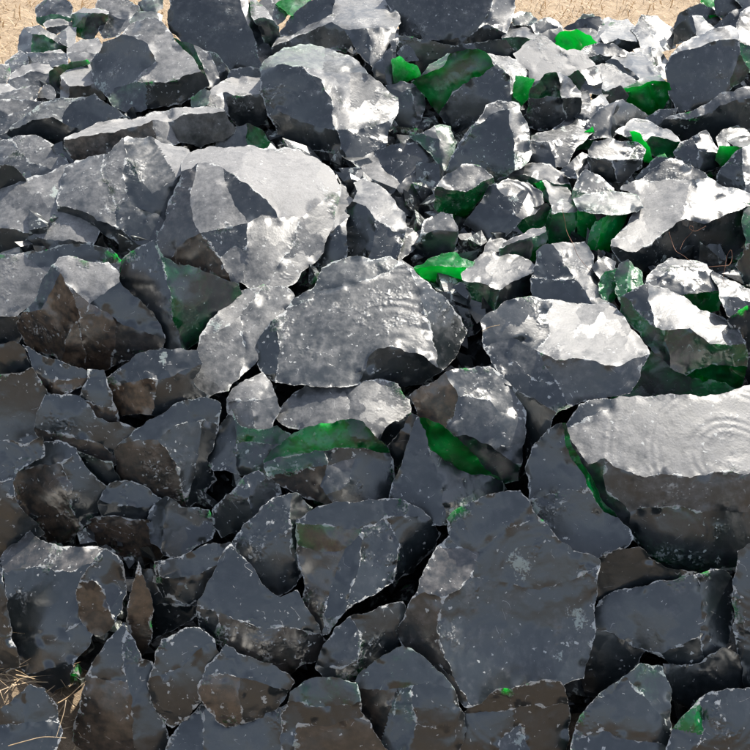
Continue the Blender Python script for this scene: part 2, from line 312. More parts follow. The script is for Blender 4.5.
LINES = [l for l in '''# label | outline | cuts (; separated) | seeds
pale green sliver behind the second skyline rock at top left | 139,2 145,0 150,-8 160,-8 162,8 150,13 141,12 |  | 148,5 tg4
grey block with green stain, leftmost rock on the skyline against dry grass | 36,8 42,3 52,-2 64,-2 72,8 71,20 66,27 60,25 45,26 38,22 | 34,16 50,14 74,19 | 50,8 t-20d3; 45,22 S0g5
small pale rock wedged under the grey skyline block at top left | 44,24 52,20 62,20 71,22 72,26 62,30 56,35 48,32 | 44,27 58,26 72,25 | 58,22 t10; 56,30 F0
white frosted block at the top edge between two green rocks, upper left | 96,8 100,-4 124,-4 138,6 140,14 132,22 118,36 104,38 99,30 104,20 | 94,16 110,14 126,20 142,14; 126,20 110,36 | 115,6 t10; 108,26 S-20; 126,26 t30
dark green cube-like rock near the top left skyline | 73,14 84,8 98,9 108,12 107,20 100,28 94,38 84,38 76,34 73,25 | 70,15 88,13 110,13; 88,13 82,40 | 95,10 T0; 79,22 F-40g5; 95,22 F20g4
small pale green rock tucked behind the tilted dark-faced boulder, upper left | 130,22 137,13 150,12 162,15 160,24 140,29 | | 146,19 tg3
dark green rock with grey left side at the left skyline | 20,36 25,28 40,26 58,38 68,46 66,53 30,53 25,64 21,60 | 22,26 32,34 33,56; 32,34 45,35 70,50 | 23,45 S-40; 45,46 F20g5; 45,30 t0
small white pointed rock right of the green-faced skyline rock | 57,36 68,27 76,28 75,40 70,47 60,41 | 66,26 68,48 | 62,36 t-20; 72,36 T20
frosted white rock above the brown-sided block, upper left | 68,48 82,40 97,38 103,46 96,56 88,62 72,63 68,56 | 66,54 84,52 102,50 | 85,44 T0; 80,58 t0
low grey block in a row of small rocks, upper left slope | 27,52 60,50 68,55 66,67 28,66 | 24,55 46,53 70,54 | 45,51 T0; 45,61 t0d3
pinkish grey sloping chip at the far left of the slope | 6,62 20,51 27,56 27,67 14,71 8,79 2,73 | | 16,63 t-10d3
tiny grey rock at the left edge below the skyline | -10,66 8,64 10,74 6,83 -10,86 | | 2,74 t0
pale layered rock with pinkish front, upper left slope | 8,82 12,74 24,66 50,65 57,68 55,80 40,87 24,91 12,89 | 6,80 30,71 56,74 ; 22,76 40,90 | 30,68 T0; 18,84 t-30; 42,80 S10
narrow dark green rock left of the brown-sided block | 50,72 60,66 86,60 90,64 62,76 63,98 52,97 50,84 | | 56,80 F0g4
brown-sided block with bright flat top, left of the tilted dark-faced boulder | 61,76 70,70 88,64 94,66 96,84 102,90 105,99 80,99 61,99 | 59,75 70,86 98,86; 70,86 66,102 | 80,76 T0; 84,92 F0e3; 64,90 S-30e5
white corner rock at the left edge above the long slab | -10,80 8,84 16,90 8,98 -10,100 | | 4,92 T0
small grey pebble left of the brown-sided block | 36,97 44,86 50,86 55,92 54,99 | | 47,93 t0
light flat sliver lying over the left end of the long slab | -10,100 18,90 30,86 40,88 36,98 20,104 -10,106 | | 20,96 t-10
grey wedge at the left edge under the light sliver | -10,104 24,100 42,102 40,109 10,130 -10,134 | -14,118 14,112 42,102 | 20,104 t0; 6,124 t-10d3
long slab with sunlit pale top and blue shadowed end, upper left | 8,134 14,124 42,104 62,98 94,94 112,107 124,116 110,126 86,134 66,138 58,150 30,142 12,141 | 5,132 32,120 52,117 62,122 72,127 86,130 112,126; 62,122 64,112 92,92 | 45,110 t0g1; 92,112 B10; 50,134 D0g1
huge rounded navy boulder at the top edge, green tinted corner | 168,20 170,-10 246,-10 258,20 272,60 265,70 240,72 225,68 215,57 200,54 185,46 172,33 | 234,-14 247,24 262,74 | 215,30 B0g1 @225,62; 258,44 t30d2
striped green and white chip below the huge navy boulder | 174,38 190,44 206,52 218,56 229,70 227,82 214,90 205,82 196,66 | 190,42 200,60 212,90; 206,52 220,84 | 186,50 B-20g6; 204,68 t0; 222,70 F40g2
small pale rock at the top edge right of the huge navy boulder | 258,4 272,-6 290,-6 290,12 278,24 262,12 | 270,-6 276,26 | 266,4 t-20; 284,6 S20
thin green and white splinter along the right side of the huge navy boulder | 248,-4 256,0 268,12 278,26 281,42 273,60 262,36 252,16 | 254,20 266,18 279,22 | 260,10 T10; 270,38 F20g3
bright green glassy chip at the top edge, left of centre | 276,4 292,-4 310,-4 308,10 292,15 | | 294,4 t10g8
tilted boulder with dark smooth left face and dusty right face, upper left | 91,62 104,42 118,38 130,26 148,18 156,19 166,28 185,52 206,78 208,86 192,97 168,106 132,113 114,106 104,92 95,82 | 112,36 132,36 148,44 153,54 156,62 134,82 114,88 108,98; 134,82 160,82 200,74; 132,36 150,36 168,32 | 115,62 B-30; 165,58 t-5d5; 165,96 F0d1; 146,27 t-10; 128,96 S0g3
blue-grey low rock between the huge navy boulder and the white-topped one | 222,86 232,70 250,67 266,68 264,77 240,82 | | 244,74 B0
rock with bright white top and black front, below the huge navy boulder | 206,98 214,88 234,78 262,74 264,104 268,124 240,130 232,119 222,108 208,105 | 204,100 226,92 242,96 266,94; 222,92 232,120 | 245,84 T0; 214,100 t0; 252,112 F0
small pale green pebble beside the tilted boulder | 192,98 204,90 210,92 207,104 198,110 193,107 | | 201,100 tg4
sunlit white rock with grey left face and glassy hollow, top centre | 272,48 278,36 292,16 305,6 330,-8 378,-8 390,6 399,16 400,23 394,38 384,54 374,69 362,57 352,44 346,52 320,48 302,52 286,56 274,64 | 276,37 296,33 332,14 335,-10; 270,48 290,40 332,22 350,38 352,46; 332,14 334,24 350,30 372,28 400,24; 366,28 372,70 | 305,16 B-30d2; 312,27 T0; 318,42 F0; 365,10 T0; 358,44 S-10; 384,38 t30
dark slab boulder at the top edge right of centre, scratched navy face | 384,-10 518,-10 513,14 507,30 502,54 490,50 460,46 440,44 425,45 400,38 398,18 390,8 | 396,30 425,40 468,37 490,10 500,-12; 468,37 488,24 506,36 | 440,16 B0; 500,14 S40; 475,46 D0
black shadowed rock low beneath the dark scratched slab | 400,36 440,44 505,40 530,62 516,90 470,80 440,86 415,80 396,60 | 396,58 450,60 526,66 | 450,52 F0d1; 450,72 D0
tiny pale pebble under the dark scratched slab | 390,42 398,39 405,42 401,50 392,51 | | 397,45 t0
small blue-grey rounded rock under the dark scratched slab | 398,52 406,46 415,48 418,60 404,61 | | 408,54 B0
blue-grey chip between the sunlit white rock and the green pyramid | 373,70 384,56 392,50 396,66 398,84 384,82 376,78 | 384,54 388,86 | 380,72 B-30; 392,70 B20
small dark green pyramid chip right of the sunlit white rock | 392,60 400,57 416,66 420,78 400,84 394,82 | 398,55 416,72 422,76 | 410,64 t10g7; 402,74 F0g6
dark upright rock with white edge, right of the green-flecked boulder | 386,86 400,82 420,84 424,108 421,121 414,132 404,148 388,152 390,130 396,108 | 384,90 402,92 412,88 424,86; 410,88 416,112 412,132 | 402,86 t0; 400,120 F-10g2; 419,108 t30
green-flecked boulder with bright crest and navy left face, upper centre | 261,68 266,60 285,48 300,45 312,45 330,50 352,58 362,68 374,80 386,90 397,98 398,108 394,118 388,130 387,142 385,154 374,164 366,168 352,162 330,152 306,148 284,148 268,115 260,92 | 262,72 284,64 302,66 322,80 332,100 336,130; 260,98 284,114 310,124 336,130 350,164; 302,66 330,72 350,112 358,128; 336,130 358,130 398,112; 330,72 360,72 378,84 | 292,95 B-20; 300,55 T0g3; 335,98 T-20; 365,98 S25d4; 310,138 F-20; 366,146 S10; 348,64 T10g1
slab with deep green left face and bright right rim, right of upper centre | 412,82 430,65 448,54 470,50 492,55 515,60 526,72 525,90 516,106 508,106 490,112 470,126 452,140 446,124 440,114 428,98 | 410,84 430,72 445,64 455,50; 480,50 494,66 472,78 452,92 444,116; 490,58 510,76 512,108 | 440,60 tg5; 455,74 F-10g8; 478,96 B-10; 516,76 T20
white small rock at the pale skyline, right of the dark slab boulder | 503,46 514,47 529,52 520,61 503,58 | | 514,53 T0
pale rock with dark green underside on the skyline | 505,26 522,22 536,28 541,36 530,42 522,51 504,49 | 502,38 522,37 542,37 | 520,30 T0; 514,44 F0g4
tiny greenish rock topping the skyline right of the dark slab boulder | 511,18 520,12 530,13 537,20 530,25 514,25 | | 524,18 tg2
white crumbly rock beside the deep green skyline rock | 532,26 550,18 558,23 563,32 554,43 540,39 | 534,34 556,30 | 548,25 t0g1; 546,36 S10
tiny greenish pebble on the skyline above the grey rounded rock | 577,20 584,14 592,14 597,20 | | 586,17 Sg3
grey rounded rock on the right skyline | 564,28 580,20 600,18 606,30 598,41 584,36 | 562,30 584,26 606,30 | 588,22 S0; 590,33 T0
deep green glassy rock on the skyline with white ridge | 552,42 562,32 576,30 590,36 597,43 584,50 564,52 | 560,30 574,40 580,52 | 562,43 F-20g9; 584,41 F20g9
white rock right of the grey rounded skyline rock | 600,22 608,18 615,22 609,34 613,45 596,49 589,42 598,34 | | 604,34 T0
frosted rock with brown-green base on the right skyline | 601,36 614,20 628,20 636,28 641,38 639,48 622,56 606,50 | 598,44 618,38 642,44 | 620,29 T0; 620,48 Fg2
large white chip on the right skyline, left of the shadowed navy rocks | 631,30 642,15 658,17 668,26 677,34 675,47 660,52 642,48 | 640,14 650,30 664,52 | 640,34 T-10; 662,34 t20g1
grey and green chip under the deep green skyline rock | 580,52 596,44 612,44 627,52 624,62 606,68 596,68 588,60 | 578,56 600,54 628,56 | 604,49 t0; 604,62 F0g2
flat pale frosted plate, largest white triangle near the top right | 514,54 528,42 540,35 556,46 566,51 584,51 595,66 588,71 566,79 548,76 530,82 530,70 520,66 | 552,44 572,66 590,72 | 545,60 t0d9; 582,60 t20d8
long white rock lying right of the flat frosted plate | 634,50 646,46 660,52 671,66 668,78 656,78 644,66 | 650,46 662,80 | 648,58 T0; 664,68 t20
white-topped rock with shadowed grey side, right of the frosted plate | 606,62 616,54 640,52 661,74 652,84 632,80 | 606,56 618,60 648,80 | 640,64 T0; 620,68 B0
bright sloping chip above the vivid green block, upper right | 596,66 608,64 628,76 641,84 628,92 612,90 604,98 596,86 | | 614,78 T0
small dark green rock left of the vivid green block | 594,86 606,92 620,86 628,96 620,104 604,107 592,98 | | 610,98 F0g3
small greenish rock right of the frosted plate's lower tip | 562,80 580,70 594,66 600,72 602,94 590,93 580,92 572,86 | 576,70 588,84 602,82 | 576,80 F0g5; 592,74 tg2; 590,89 Sg3
green slot-like chip between the slab rim and the black and white rock | 516,76 534,80 530,96 522,106 514,96 | | 524,90 F0g7
navy rock at top right with sunlit chip before it | 674,28 680,14 700,4 712,9 720,20 718,32 700,30 | | 700,16 B-10
sparkling bright green chip at the top edge, far right | 701,2 704,-6 718,-6 722,16 710,17 | | 711,6 tg9
dark blue-green rock at the top right edge | 715,2 720,-6 738,-6 746,6 742,15 726,22 717,15 | | 730,8 Bg1
grey pebble in the top right corner | 736,0 742,-6 770,-6 770,12 744,11 | | 755,4 Sg2
pale blue slanting chip behind the big navy-faced boulder | 712,28 730,13 743,9 741,25 735,30 | | 730,20 B0d3
dark rock with a bright triangular top, above the big navy-faced boulder | 674,30 690,17 702,17 714,28 702,34 686,42 674,45 | 690,15 697,36 | 684,33 F-30; 703,25 T10
rounded pale rock with green base at the right edge, top | 770,6 748,8 741,13 737,24 737,44 742,60 750,72 770,74 | 735,42 750,46 772,46 | 752,28 t0; 754,60 Sg5
vivid green block in the sun, upper right | 624,88 640,80 652,78 660,76 669,84 670,110 650,117 640,114 628,102 | 646,76 652,96 656,118; 622,88 640,86 670,82 | 636,100 F-20g9; 663,100 F20g9; 650,80 Tg5
big boulder with pale top rim and smooth navy face, upper right | 666,66 670,58 680,46 700,36 730,26 737,30 739,46 742,60 749,70 740,82 728,92 710,102 690,109 678,113 669,92 | 664,60 684,50 700,47 716,41 742,42; 738,42 734,70 728,96 | 704,38 T0; 700,76 B0; 742,68 Fg4
small shadowed blue chip below the vivid green block | 646,118 660,110 677,108 674,120 660,127 | | 662,117 B0
white nodular stone below the frosted plate, upper right | 577,98 582,89 589,92 591,101 600,95 607,102 608,110 600,116 588,127 577,127 | 575,110 592,106 610,108 | 586,98 T0; 588,116 t-10
black rock with green crest and white right corner, below the frosted plate | 520,122 530,104 532,88 545,75 554,73 570,80 580,92 580,112 578,124 560,130 540,130 | 526,98 552,96 562,98 578,98; 554,71 562,98 568,130 | 545,86 F-10g5; 572,88 T20; 545,112 F-10; 574,112 F40g1
grey rock with bright left side and shadowed right, below the vivid green block | 582,132 588,120 600,108 622,100 640,111 652,122 640,128 620,128 612,138 590,139 | 622,98 612,120 611,140 | 602,120 t-10; 628,115 B30
wide slanting slab with grey top and black front at the right edge | 656,132 664,120 690,112 720,94 745,87 770,88 770,116 752,142 700,142 672,140 | 660,124 690,119 720,105 740,100 772,98 | 700,110 S-10d4; 715,124 D0g1
pale rock with green shards hanging below, right of centre top | 616,132 634,119 648,121 668,130 678,139 682,149 670,160 650,154 640,150 630,138 | 614,135 630,136 645,142 652,136 684,142 | 648,128 T0; 664,148 Fg6
vivid narrow green shard under the pale rock, right | 630,132 640,134 650,152 653,164 644,161 634,148 | | 642,148 F0g9
green splinter below the white nodular stone | 574,150 582,134 592,127 594,142 588,150 | | 585,142 F0g6
frosted rock with pointed right tip, below the black and white rock | 528,150 532,136 546,132 568,119 576,121 584,130 593,132 583,142 574,150 566,166 550,168 528,166 | 526,140 548,142 572,136 596,133; 548,142 556,170 | 560,130 T0; 540,156 S-20; 566,150 S20
small grey pointed chip left of the blocky speckled rock | 562,170 574,160 582,153 590,156 591,170 580,179 568,177 | 576,158 578,180 | 570,168 S-20; 584,166 t20
blocky speckled rock with white top, above the giant white-topped boulder | 589,150 594,142 612,139 634,142 645,150 641,167 628,178 612,182 600,178 591,170 | 587,158 612,160 644,156; 612,160 616,184 | 615,150 t0; 603,170 F-20; 628,168 B20
blue-grey pointed chip behind the giant white-topped boulder | 636,178 650,164 664,154 668,160 656,172 642,182 | | 654,167 B0
dark faceted rock under the wide slanting slab | 674,152 682,142 696,136 706,131 712,142 719,150 724,160 704,172 692,164 678,160 | 690,136 698,150 702,174; 698,150 724,154 | 684,150 B-30; 706,140 t10; 712,160 B20
small white rock under the slanting slab at the right edge | 717,138 724,130 738,126 746,130 752,142 728,152 719,148 | | 732,136 T0
pale green flat plate at the right edge | 728,141 750,137 770,137 770,147 740,150 | | 750,143 Tg3
small green rock beneath the pale green flat plate, right edge | 720,146 736,147 747,151 741,164 724,168 716,160 | | 732,156 F0g7
blue-grey rock with bright right half at the right edge | 716,186 722,168 732,156 744,148 770,138 770,200 746,199 730,195 | 744,146 742,170 746,202 | 732,172 B-30; 757,170 t10
glossy white rippled rock at the left edge | -12,146 14,138 38,137 56,147 69,166 62,176 44,182 26,184 14,174 -12,170 | 6,136 20,152 30,164 66,172; 20,152 -12,158 | 42,150 t0; 10,144 t-30; 20,170 S-10
small blue sliver between the white rippled rock and the long flat slab | 52,148 62,142 72,150 82,164 70,170 | | 67,156 B0
brown shadowed rock at the left edge under the white rippled rock | -12,164 10,166 26,182 20,190 -12,200 | | 5,180 F0
rounded blue and green rock in the hollow right of the long flat slab | 212,152 218,140 234,128 248,124 262,131 270,142 264,156 | 246,122 250,158 | 232,140 B-10d3; 256,140 B20g6
long flat slab with white top and rough brown front, upper left | 65,138 90,127 120,119 168,111 200,107 222,109 227,118 235,132 222,141 200,148 180,142 156,146 128,144 110,152 84,164 72,158 65,148 | 62,141 100,133 128,128 152,120 168,122 180,116 196,114 228,112; 152,120 160,148; 168,122 182,146 | 140,117 T0; 110,144 F0d3e5; 165,132 t10; 205,128 F10d4
blue-grey slab with green left corner at the left edge, half shadowed | -12,196 26,180 44,176 62,166 72,164 84,180 98,200 100,230 92,246 60,243 40,255 10,258 -12,256 | -14,230 14,229 40,238 94,242 | 30,208 t-10d5; 40,248 F0g1
faceted rock with fan-ribbed facet, left of the great white-topped block | 60,190 66,168 90,157 108,155 122,139 128,137 150,137 168,145 188,150 192,170 202,180 186,195 176,222 164,236 152,244 144,256 135,256 120,244 98,229 84,220 62,215 58,212 | 124,136 124,180 132,206 158,214 170,232; 124,148 140,180 152,194 166,184 190,160; 108,153 104,180 116,206 118,230; 58,206 84,212 112,226 142,248 | 85,190 t-15d4; 152,165 t15d3 @126,140; 145,198 B10; 114,180 t-5d4; 130,226 S0d2; 100,226 F0; 178,150 T0
pale curved rock with shell ripples, right of the green-flecked boulder | 350,182 362,160 372,150 390,146 420,145 436,147 446,160 454,174 444,192 434,204 422,216 404,214 392,202 380,188 364,182 | 384,198 400,184 424,164 438,144; 372,150 384,170 400,184 | 372,172 T-20; 400,162 S0 @372,148; 420,192 B30d3
small rock with green streak between two big rocks, centre top | 410,136 430,130 440,125 450,127 456,142 454,168 442,170 432,154 | 436,124 440,140 444,172; 408,134 440,140 | 424,132 t0; 422,142 Bg4; 450,146 t30g4
dark blue-green pyramid with bright edges, upper centre right | 441,178 452,156 468,132 486,106 498,101 518,104 523,118 529,142 531,154 520,168 502,180 485,188 470,180 460,172 448,178 | 444,172 472,126 486,119 502,110 520,104; 508,106 514,140 510,178 | 476,116 t-20; 488,145 B-20g2; 522,136 t50g2
flat pale rock with green rim, above the giant boulder's left | 498,180 512,171 530,164 550,165 564,173 572,190 560,190 542,188 530,186 512,184 | 496,180 520,175 540,180 574,184 | 540,170 T0; 530,184 Fg4
white-topped rock over black-green base, right of the shell-ripple rock | 434,206 436,190 448,174 462,165 480,167 490,175 494,184 484,194 472,210 462,222 450,220 | 434,188 450,190 466,192 494,178 | 468,178 t0; 455,204 Fg5
small shadowed green rock between speckled rock and the green pillar | 506,240 516,216 534,208 546,204 556,214 550,228 536,234 516,238 | | 530,222 F0g5
green pillar-shaped rock with white sunlit top, right of centre | 534,184 546,181 566,187 572,200 579,205 580,214 574,242 560,250 546,248 542,236 546,222 552,206 542,198 | 540,180 550,203 552,214 582,213; 552,214 548,250 | 564,200 T0g1; 545,196 Fg7; 562,230 Fg6; 546,230 F-30g5
grey triangular chip behind the pale green plate | 572,198 578,180 586,170 600,177 613,188 614,196 | | 590,186 t-10
giant boulder with broad white top and black front, right side | 613,250 612,240 625,228 634,212 642,206 638,198 621,190 623,186 645,177 660,165 672,159 685,165 710,179 722,187 752,195 770,198 770,206 748,234 742,264 734,276 726,284 700,274 672,270 650,272 632,266 618,258 | 610,246 636,252 652,244 668,230 686,218 704,224 722,216 748,206 772,206; 620,188 650,182 690,180 716,184; 678,212 706,200 740,196 | 660,200 T0d5; 700,245 F5 @690,212; 672,170 t0; 710,210 t20
narrow green shard standing left of the giant boulder | 578,210 592,212 598,222 588,232 590,250 582,242 577,226 | | 584,224 F-10g8
dark green shard leaning against the giant boulder | 586,250 590,234 596,222 612,211 628,212 620,230 610,250 598,258 | 608,210 596,260 | 600,232 B-30g6; 614,226 F20g8
pale green flat plate bridging two rocks, right of centre | 574,199 600,193 638,196 643,208 636,212 600,213 580,211 | | 606,203 Tg2
dark green speckled rock at the right edge beside the giant boulder | 744,204 770,200 770,254 746,250 | | 757,225 Sg5
dark rock at the right edge below the giant boulder | 736,266 748,244 770,240 770,290 744,284 | | 755,265 F0g2
small pebble-like blue rock left of the white block with green corner | 456,236 466,227 484,229 489,240 486,254 472,260 460,256 | 466,226 474,260 | 464,246 B-30; 480,244 B10
speckled grey rock with shell-shaped hollow, centre right | 464,224 478,206 490,186 508,179 526,183 541,192 543,203 534,214 521,219 514,228 502,240 490,242 478,234 | 476,206 500,206 516,216 524,222; 496,184 508,200 516,216; 508,200 528,190 536,214 | 492,196 S-20; 512,188 t0 @508,200; 528,204 t30; 496,224 B-10; 520,200 S10
dark rock with small white top above the shell-rippled boulder | 400,262 410,248 420,238 424,222 440,213 452,215 457,228 456,242 448,260 434,268 416,268 | 410,238 430,232 458,232 | 438,222 t0; 434,250 F0g1
small white chip beside the split-face upright rock | 398,262 404,240 403,226 412,229 421,240 419,247 408,254 | | 410,240 t10
upright split rock with dark left face and bright slanting top | 347,208 358,192 354,184 364,179 376,184 392,199 404,213 406,226 404,240 397,256 390,266 360,264 346,262 | 350,200 366,206 376,220 402,236; 372,217 374,240 366,268 | 380,202 T-5; 358,232 B-30d2; 388,244 S10
pale chip with straw-coloured edge, right of the great white-topped block | 334,196 346,176 348,196 356,202 349,216 348,262 330,268 314,262 324,238 330,226 | 352,214 326,238 | 340,212 T0; 338,246 B0
great white-topped block, largest sunlit block left of centre | 184,154 200,150 220,148 250,146 268,149 300,151 316,159 335,177 341,188 337,205 333,225 323,250 313,263 301,271 295,282 285,288 272,286 262,294 250,288 240,281 230,284 206,277 180,266 162,264 157,246 164,225 174,195 182,175 | 178,172 198,163 223,168 258,193 278,218 300,218 333,195 347,184; 278,218 262,214 248,223 246,250 245,292; 248,223 225,228 200,233 190,205 195,178 198,163; 200,233 186,240 166,272; 200,233 220,258 238,290; 223,168 232,198 248,223; 222,258 236,246 246,250; 300,218 296,240 280,262 262,296 | 270,178 T0d7; 276,244 t15d4; 312,238 S35d4; 205,212 t-15d5; 243,204 B15d2; 176,212 B-35d3e2; 190,258 F-15e6; 226,240 B10d2; 240,268 B25d4
grey frosted slab with chipped surface at the left edge | -12,252 26,253 50,250 86,245 110,249 122,262 118,272 92,268 64,272 52,286 42,302 24,310 16,316 -12,316 | 20,252 40,268 60,262 90,262 124,264 | 20,284 S0d5; 80,254 Bg1
small brown rock at the left edge beneath the grey frosted slab | -12,312 16,313 26,330 18,344 8,344 -12,338 | | 6,328 F-10
dark rock with green shaded side, below the great white-topped block | 117,282 122,262 132,252 156,241 164,258 186,266 210,274 238,284 244,300 222,322 200,340 180,353 170,353 161,344 150,328 136,306 | 154,239 164,270 172,300 186,356 | 145,280 B-25; 200,300 F30g4
big angular rock with amber-brown front and pale ridged top, left side | 17,322 24,312 38,296 52,266 60,258 76,258 90,263 108,263 119,274 119,282 130,294 142,304 152,312 164,335 162,347 138,356 120,362 104,370 88,372 70,368 50,354 28,346 23,338 | 52,264 66,284 76,306 80,330 88,374; 66,284 90,304 112,316 136,330 166,342; 90,304 108,290 124,276; 16,312 40,310 52,290 58,276; 86,340 76,318 70,330 60,360; 112,316 116,340 108,372; 90,304 84,316 88,340 | 92,280 t10d6; 50,330 F-25e8; 74,345 F0e8; 98,335 F10e6; 134,346 F25e2; 130,306 B5; 34,304 Sg3
small dark wedge with brown nose under the amber-brown rock | 23,345 36,352 56,360 74,367 88,372 82,386 72,390 62,398 54,396 42,386 32,364 | 32,372 60,380 90,376 | 55,366 B0; 56,389 F0e6
dull rock with pale crumbly crest, left of the shell-rippled boulder | 179,384 186,372 198,350 202,334 216,316 230,300 250,290 262,285 284,287 294,296 292,306 282,320 268,340 258,357 242,374 229,390 210,396 196,400 183,393 | 200,338 220,330 240,316 266,284; 240,316 246,350 232,390 | 222,312 t-20d6; 218,362 t-5d4; 264,320 t15d4
vivid translucent green gem-like rock, centre, sunlit | 414,268 430,259 455,253 474,262 468,278 464,288 440,289 424,282 | 412,268 440,266 474,268 | 450,260 tg7; 440,278 F10g9
small shadowed rock right of the shell-rippled boulder | 444,292 460,283 474,289 483,306 488,318 478,332 466,336 456,314 | 460,283 470,306 474,336 | 456,300 B-20; 478,310 B20
small white chip above the white block with green corner | 484,252 490,240 498,234 507,242 504,254 | | 496,246 T0
green wedge with bright top edge, above the white block with green corner | 500,248 530,230 544,227 547,238 540,260 520,262 500,258 | 498,249 528,238 548,230; 532,236 528,264 | 535,232 T0; 514,252 F-10g4; 540,246 F20g7
white block with green lower corner, centre right | 462,274 470,266 484,253 500,253 520,257 539,268 539,277 531,291 515,302 505,313 492,317 480,309 470,292 | 460,276 484,284 500,290 541,270; 500,290 494,320 | 505,268 T0; 478,292 F-20g4; 518,292 F30g3
navy-faced rock with white sunlit right side, above the big pale boulder | 533,272 537,252 546,245 566,243 584,242 592,254 594,272 604,284 608,297 600,309 580,311 560,309 545,310 533,304 | 546,243 560,252 564,264 580,284 600,312; 534,276 556,280 575,278 | 550,262 B-10; 582,266 T10; 556,295 B0
small white chip right of the navy-faced rock | 592,266 604,257 615,262 614,280 602,284 | | 604,270 t0
small pale green crystal, left of a twin pair | 599,284 606,272 616,269 619,282 614,300 604,300 | | 609,284 tg5
taller pale green crystal with bright tip, right of a twin pair | 615,276 620,264 628,260 641,272 643,286 636,298 622,304 616,292 | 628,258 630,306 | 622,282 t-20g4; 636,280 t20g5
grey chip with green sparkle below the giant boulder | 645,286 652,272 672,258 690,261 706,265 715,274 724,298 718,310 700,313 688,310 668,298 | 645,284 662,276 672,266 712,276; 674,278 690,296 724,290 | 690,264 T0; 668,278 t-20; 702,282 S0; 704,303 Fg8
pale rock with black flaws at the right edge, below wire loops | 712,270 728,280 738,284 752,290 770,290 770,314 746,312 734,322 724,306 720,290 | 722,294 740,298 772,302 | 740,290 T0; 744,306 S0
black rock at the right edge, half hidden by the green-bottomed one | 728,320 744,308 770,306 770,388 748,384 746,350 | | 757,340 F-10
shadowed green slab under the green-bottomed rock | 596,406 616,394 640,370 652,346 672,366 692,374 734,388 744,396 690,404 640,406 600,410 | | 660,385 Bg6
green-bottomed rock with rounded white back, right side | 621,312 621,298 634,290 650,285 668,289 684,297 700,311 722,317 739,331 745,342 747,352 745,370 741,385 732,390 712,386 690,376 670,366 652,348 640,332 628,320 | 622,296 640,314 650,324 662,330 690,328 710,344 750,342; 650,283 648,300 656,328; 664,328 672,368; 684,374 712,364 748,366 | 690,310 T0; 636,304 B-30; 700,350 F0g4; 716,378 F0g9; 658,340 F-30g5
big pale boulder with flat sunlit top, right of centre | 481,322 492,312 505,302 530,297 560,301 594,305 608,303 621,314 641,340 649,354 637,381 629,393 610,396 590,400 570,406 556,414 536,420 529,416 519,402 504,377 491,357 483,342 | 481,346 512,338 536,350 556,360 590,360 620,366 652,354; 536,350 548,370 570,410; 552,299 546,318 550,334 536,350; 504,340 520,366 534,380 552,384 | 595,335 T0d5; 512,322 t-15; 590,382 B0d3; 522,352 S-10d3; 525,395 S-25
whitish flat-topped stone under the shell-rippled boulder | 277,418 284,404 294,394 312,380 322,383 340,383 360,383 386,381 397,384 409,400 411,416 404,434 384,448 378,440 366,430 352,424 336,428 310,430 290,428 | 378,444 390,424 414,410; 340,380 350,400 348,430 | 315,405 t-5d4; 370,400 t10d4; 400,428 F30
dark hollow-edged rock under the right end of the shell-rippled boulder | 384,450 404,428 412,414 420,420 410,446 398,466 386,462 | | 402,440 F-20
shell-rippled boulder, largest in the centre, with a black scoop at its foot | 257,345 264,332 282,314 296,298 312,290 322,269 340,261 358,257 372,261 390,257 402,263 414,271 428,283 446,299 460,317 467,330 458,350 448,364 440,372 424,382 408,385 378,380 360,384 330,386 300,384 276,382 261,370 | 278,316 300,304 322,290 350,286 380,274 406,262; 276,318 280,350 274,386; 358,386 368,358 380,348 400,348 420,354 446,370; 408,264 424,310 432,340 440,364 | 345,325 t0d3 @392,378; 350,270 t-5g1; 266,350 S-30; 400,366 F0; 444,330 B40d2
white rock in the hollow left of the flat-topped stone | 228,398 240,384 262,373 272,388 280,410 272,428 262,433 240,430 229,414 | 226,404 250,400 276,396; 250,400 254,434 | 254,388 t0d5; 240,414 S-20d4; 266,414 S20d4
green-shaded dark rock under the white rock left of the flat-topped stone | 203,458 210,440 222,424 232,410 240,426 262,430 276,426 290,434 284,452 272,460 270,476 240,474 214,470 | 232,408 236,440 240,478; 236,444 286,446 | 218,446 B-30; 262,436 Bg4; 256,462 Bg2
light-fronted block with tan face, below the dark green-sided rock | 107,378 118,370 150,351 180,349 197,351 202,364 192,380 208,396 198,406 176,412 150,414 132,414 115,414 110,396 | 105,381 130,382 158,380 174,376 204,362; 158,380 150,418 | 155,365 S0; 130,396 F-10e8; 178,394 F30g1
dark narrow rock with brown foot, left of the tan-faced block | 80,398 86,384 88,370 104,371 110,390 117,410 118,422 108,430 92,424 | 78,398 100,406 120,408 | 98,388 B0; 98,416 F0e6
dark shard at the left edge below the small brown rock | -12,345 14,342 24,350 34,370 12,382 -12,382 | | 8,362 F-10
smooth navy rock at the left edge, centre height | -12,380 20,374 32,368 46,390 52,402 42,438 24,446 10,446 -12,440 | | 20,408 B-10
dark blue rock with brown underside, left of centre height | 35,428 38,412 46,395 62,396 80,397 96,418 116,422 132,427 144,438 136,464 110,466 88,460 64,450 42,441 | 34,424 60,434 86,440 104,446 114,456 140,444 | 80,414 B0; 80,450 F0e4
dark rock with faceted grey nose, left of the green-shaded one | 115,450 124,440 150,420 176,404 200,398 220,404 214,440 206,460 216,480 200,500 188,508 176,513 150,504 130,488 116,480 | 112,446 140,440 158,440 170,456 180,480 190,512; 158,440 180,424 204,420 222,424; 186,500 196,470 200,440 200,420 | 136,468 F-20e4; 165,420 Bg1; 184,450 B20d2; 206,450 F30
black shadowed rock above the brown curved one, left | 62,448 90,456 112,462 120,480 142,488 148,496 128,504 112,496 94,486 80,470 | | 108,480 F0g2
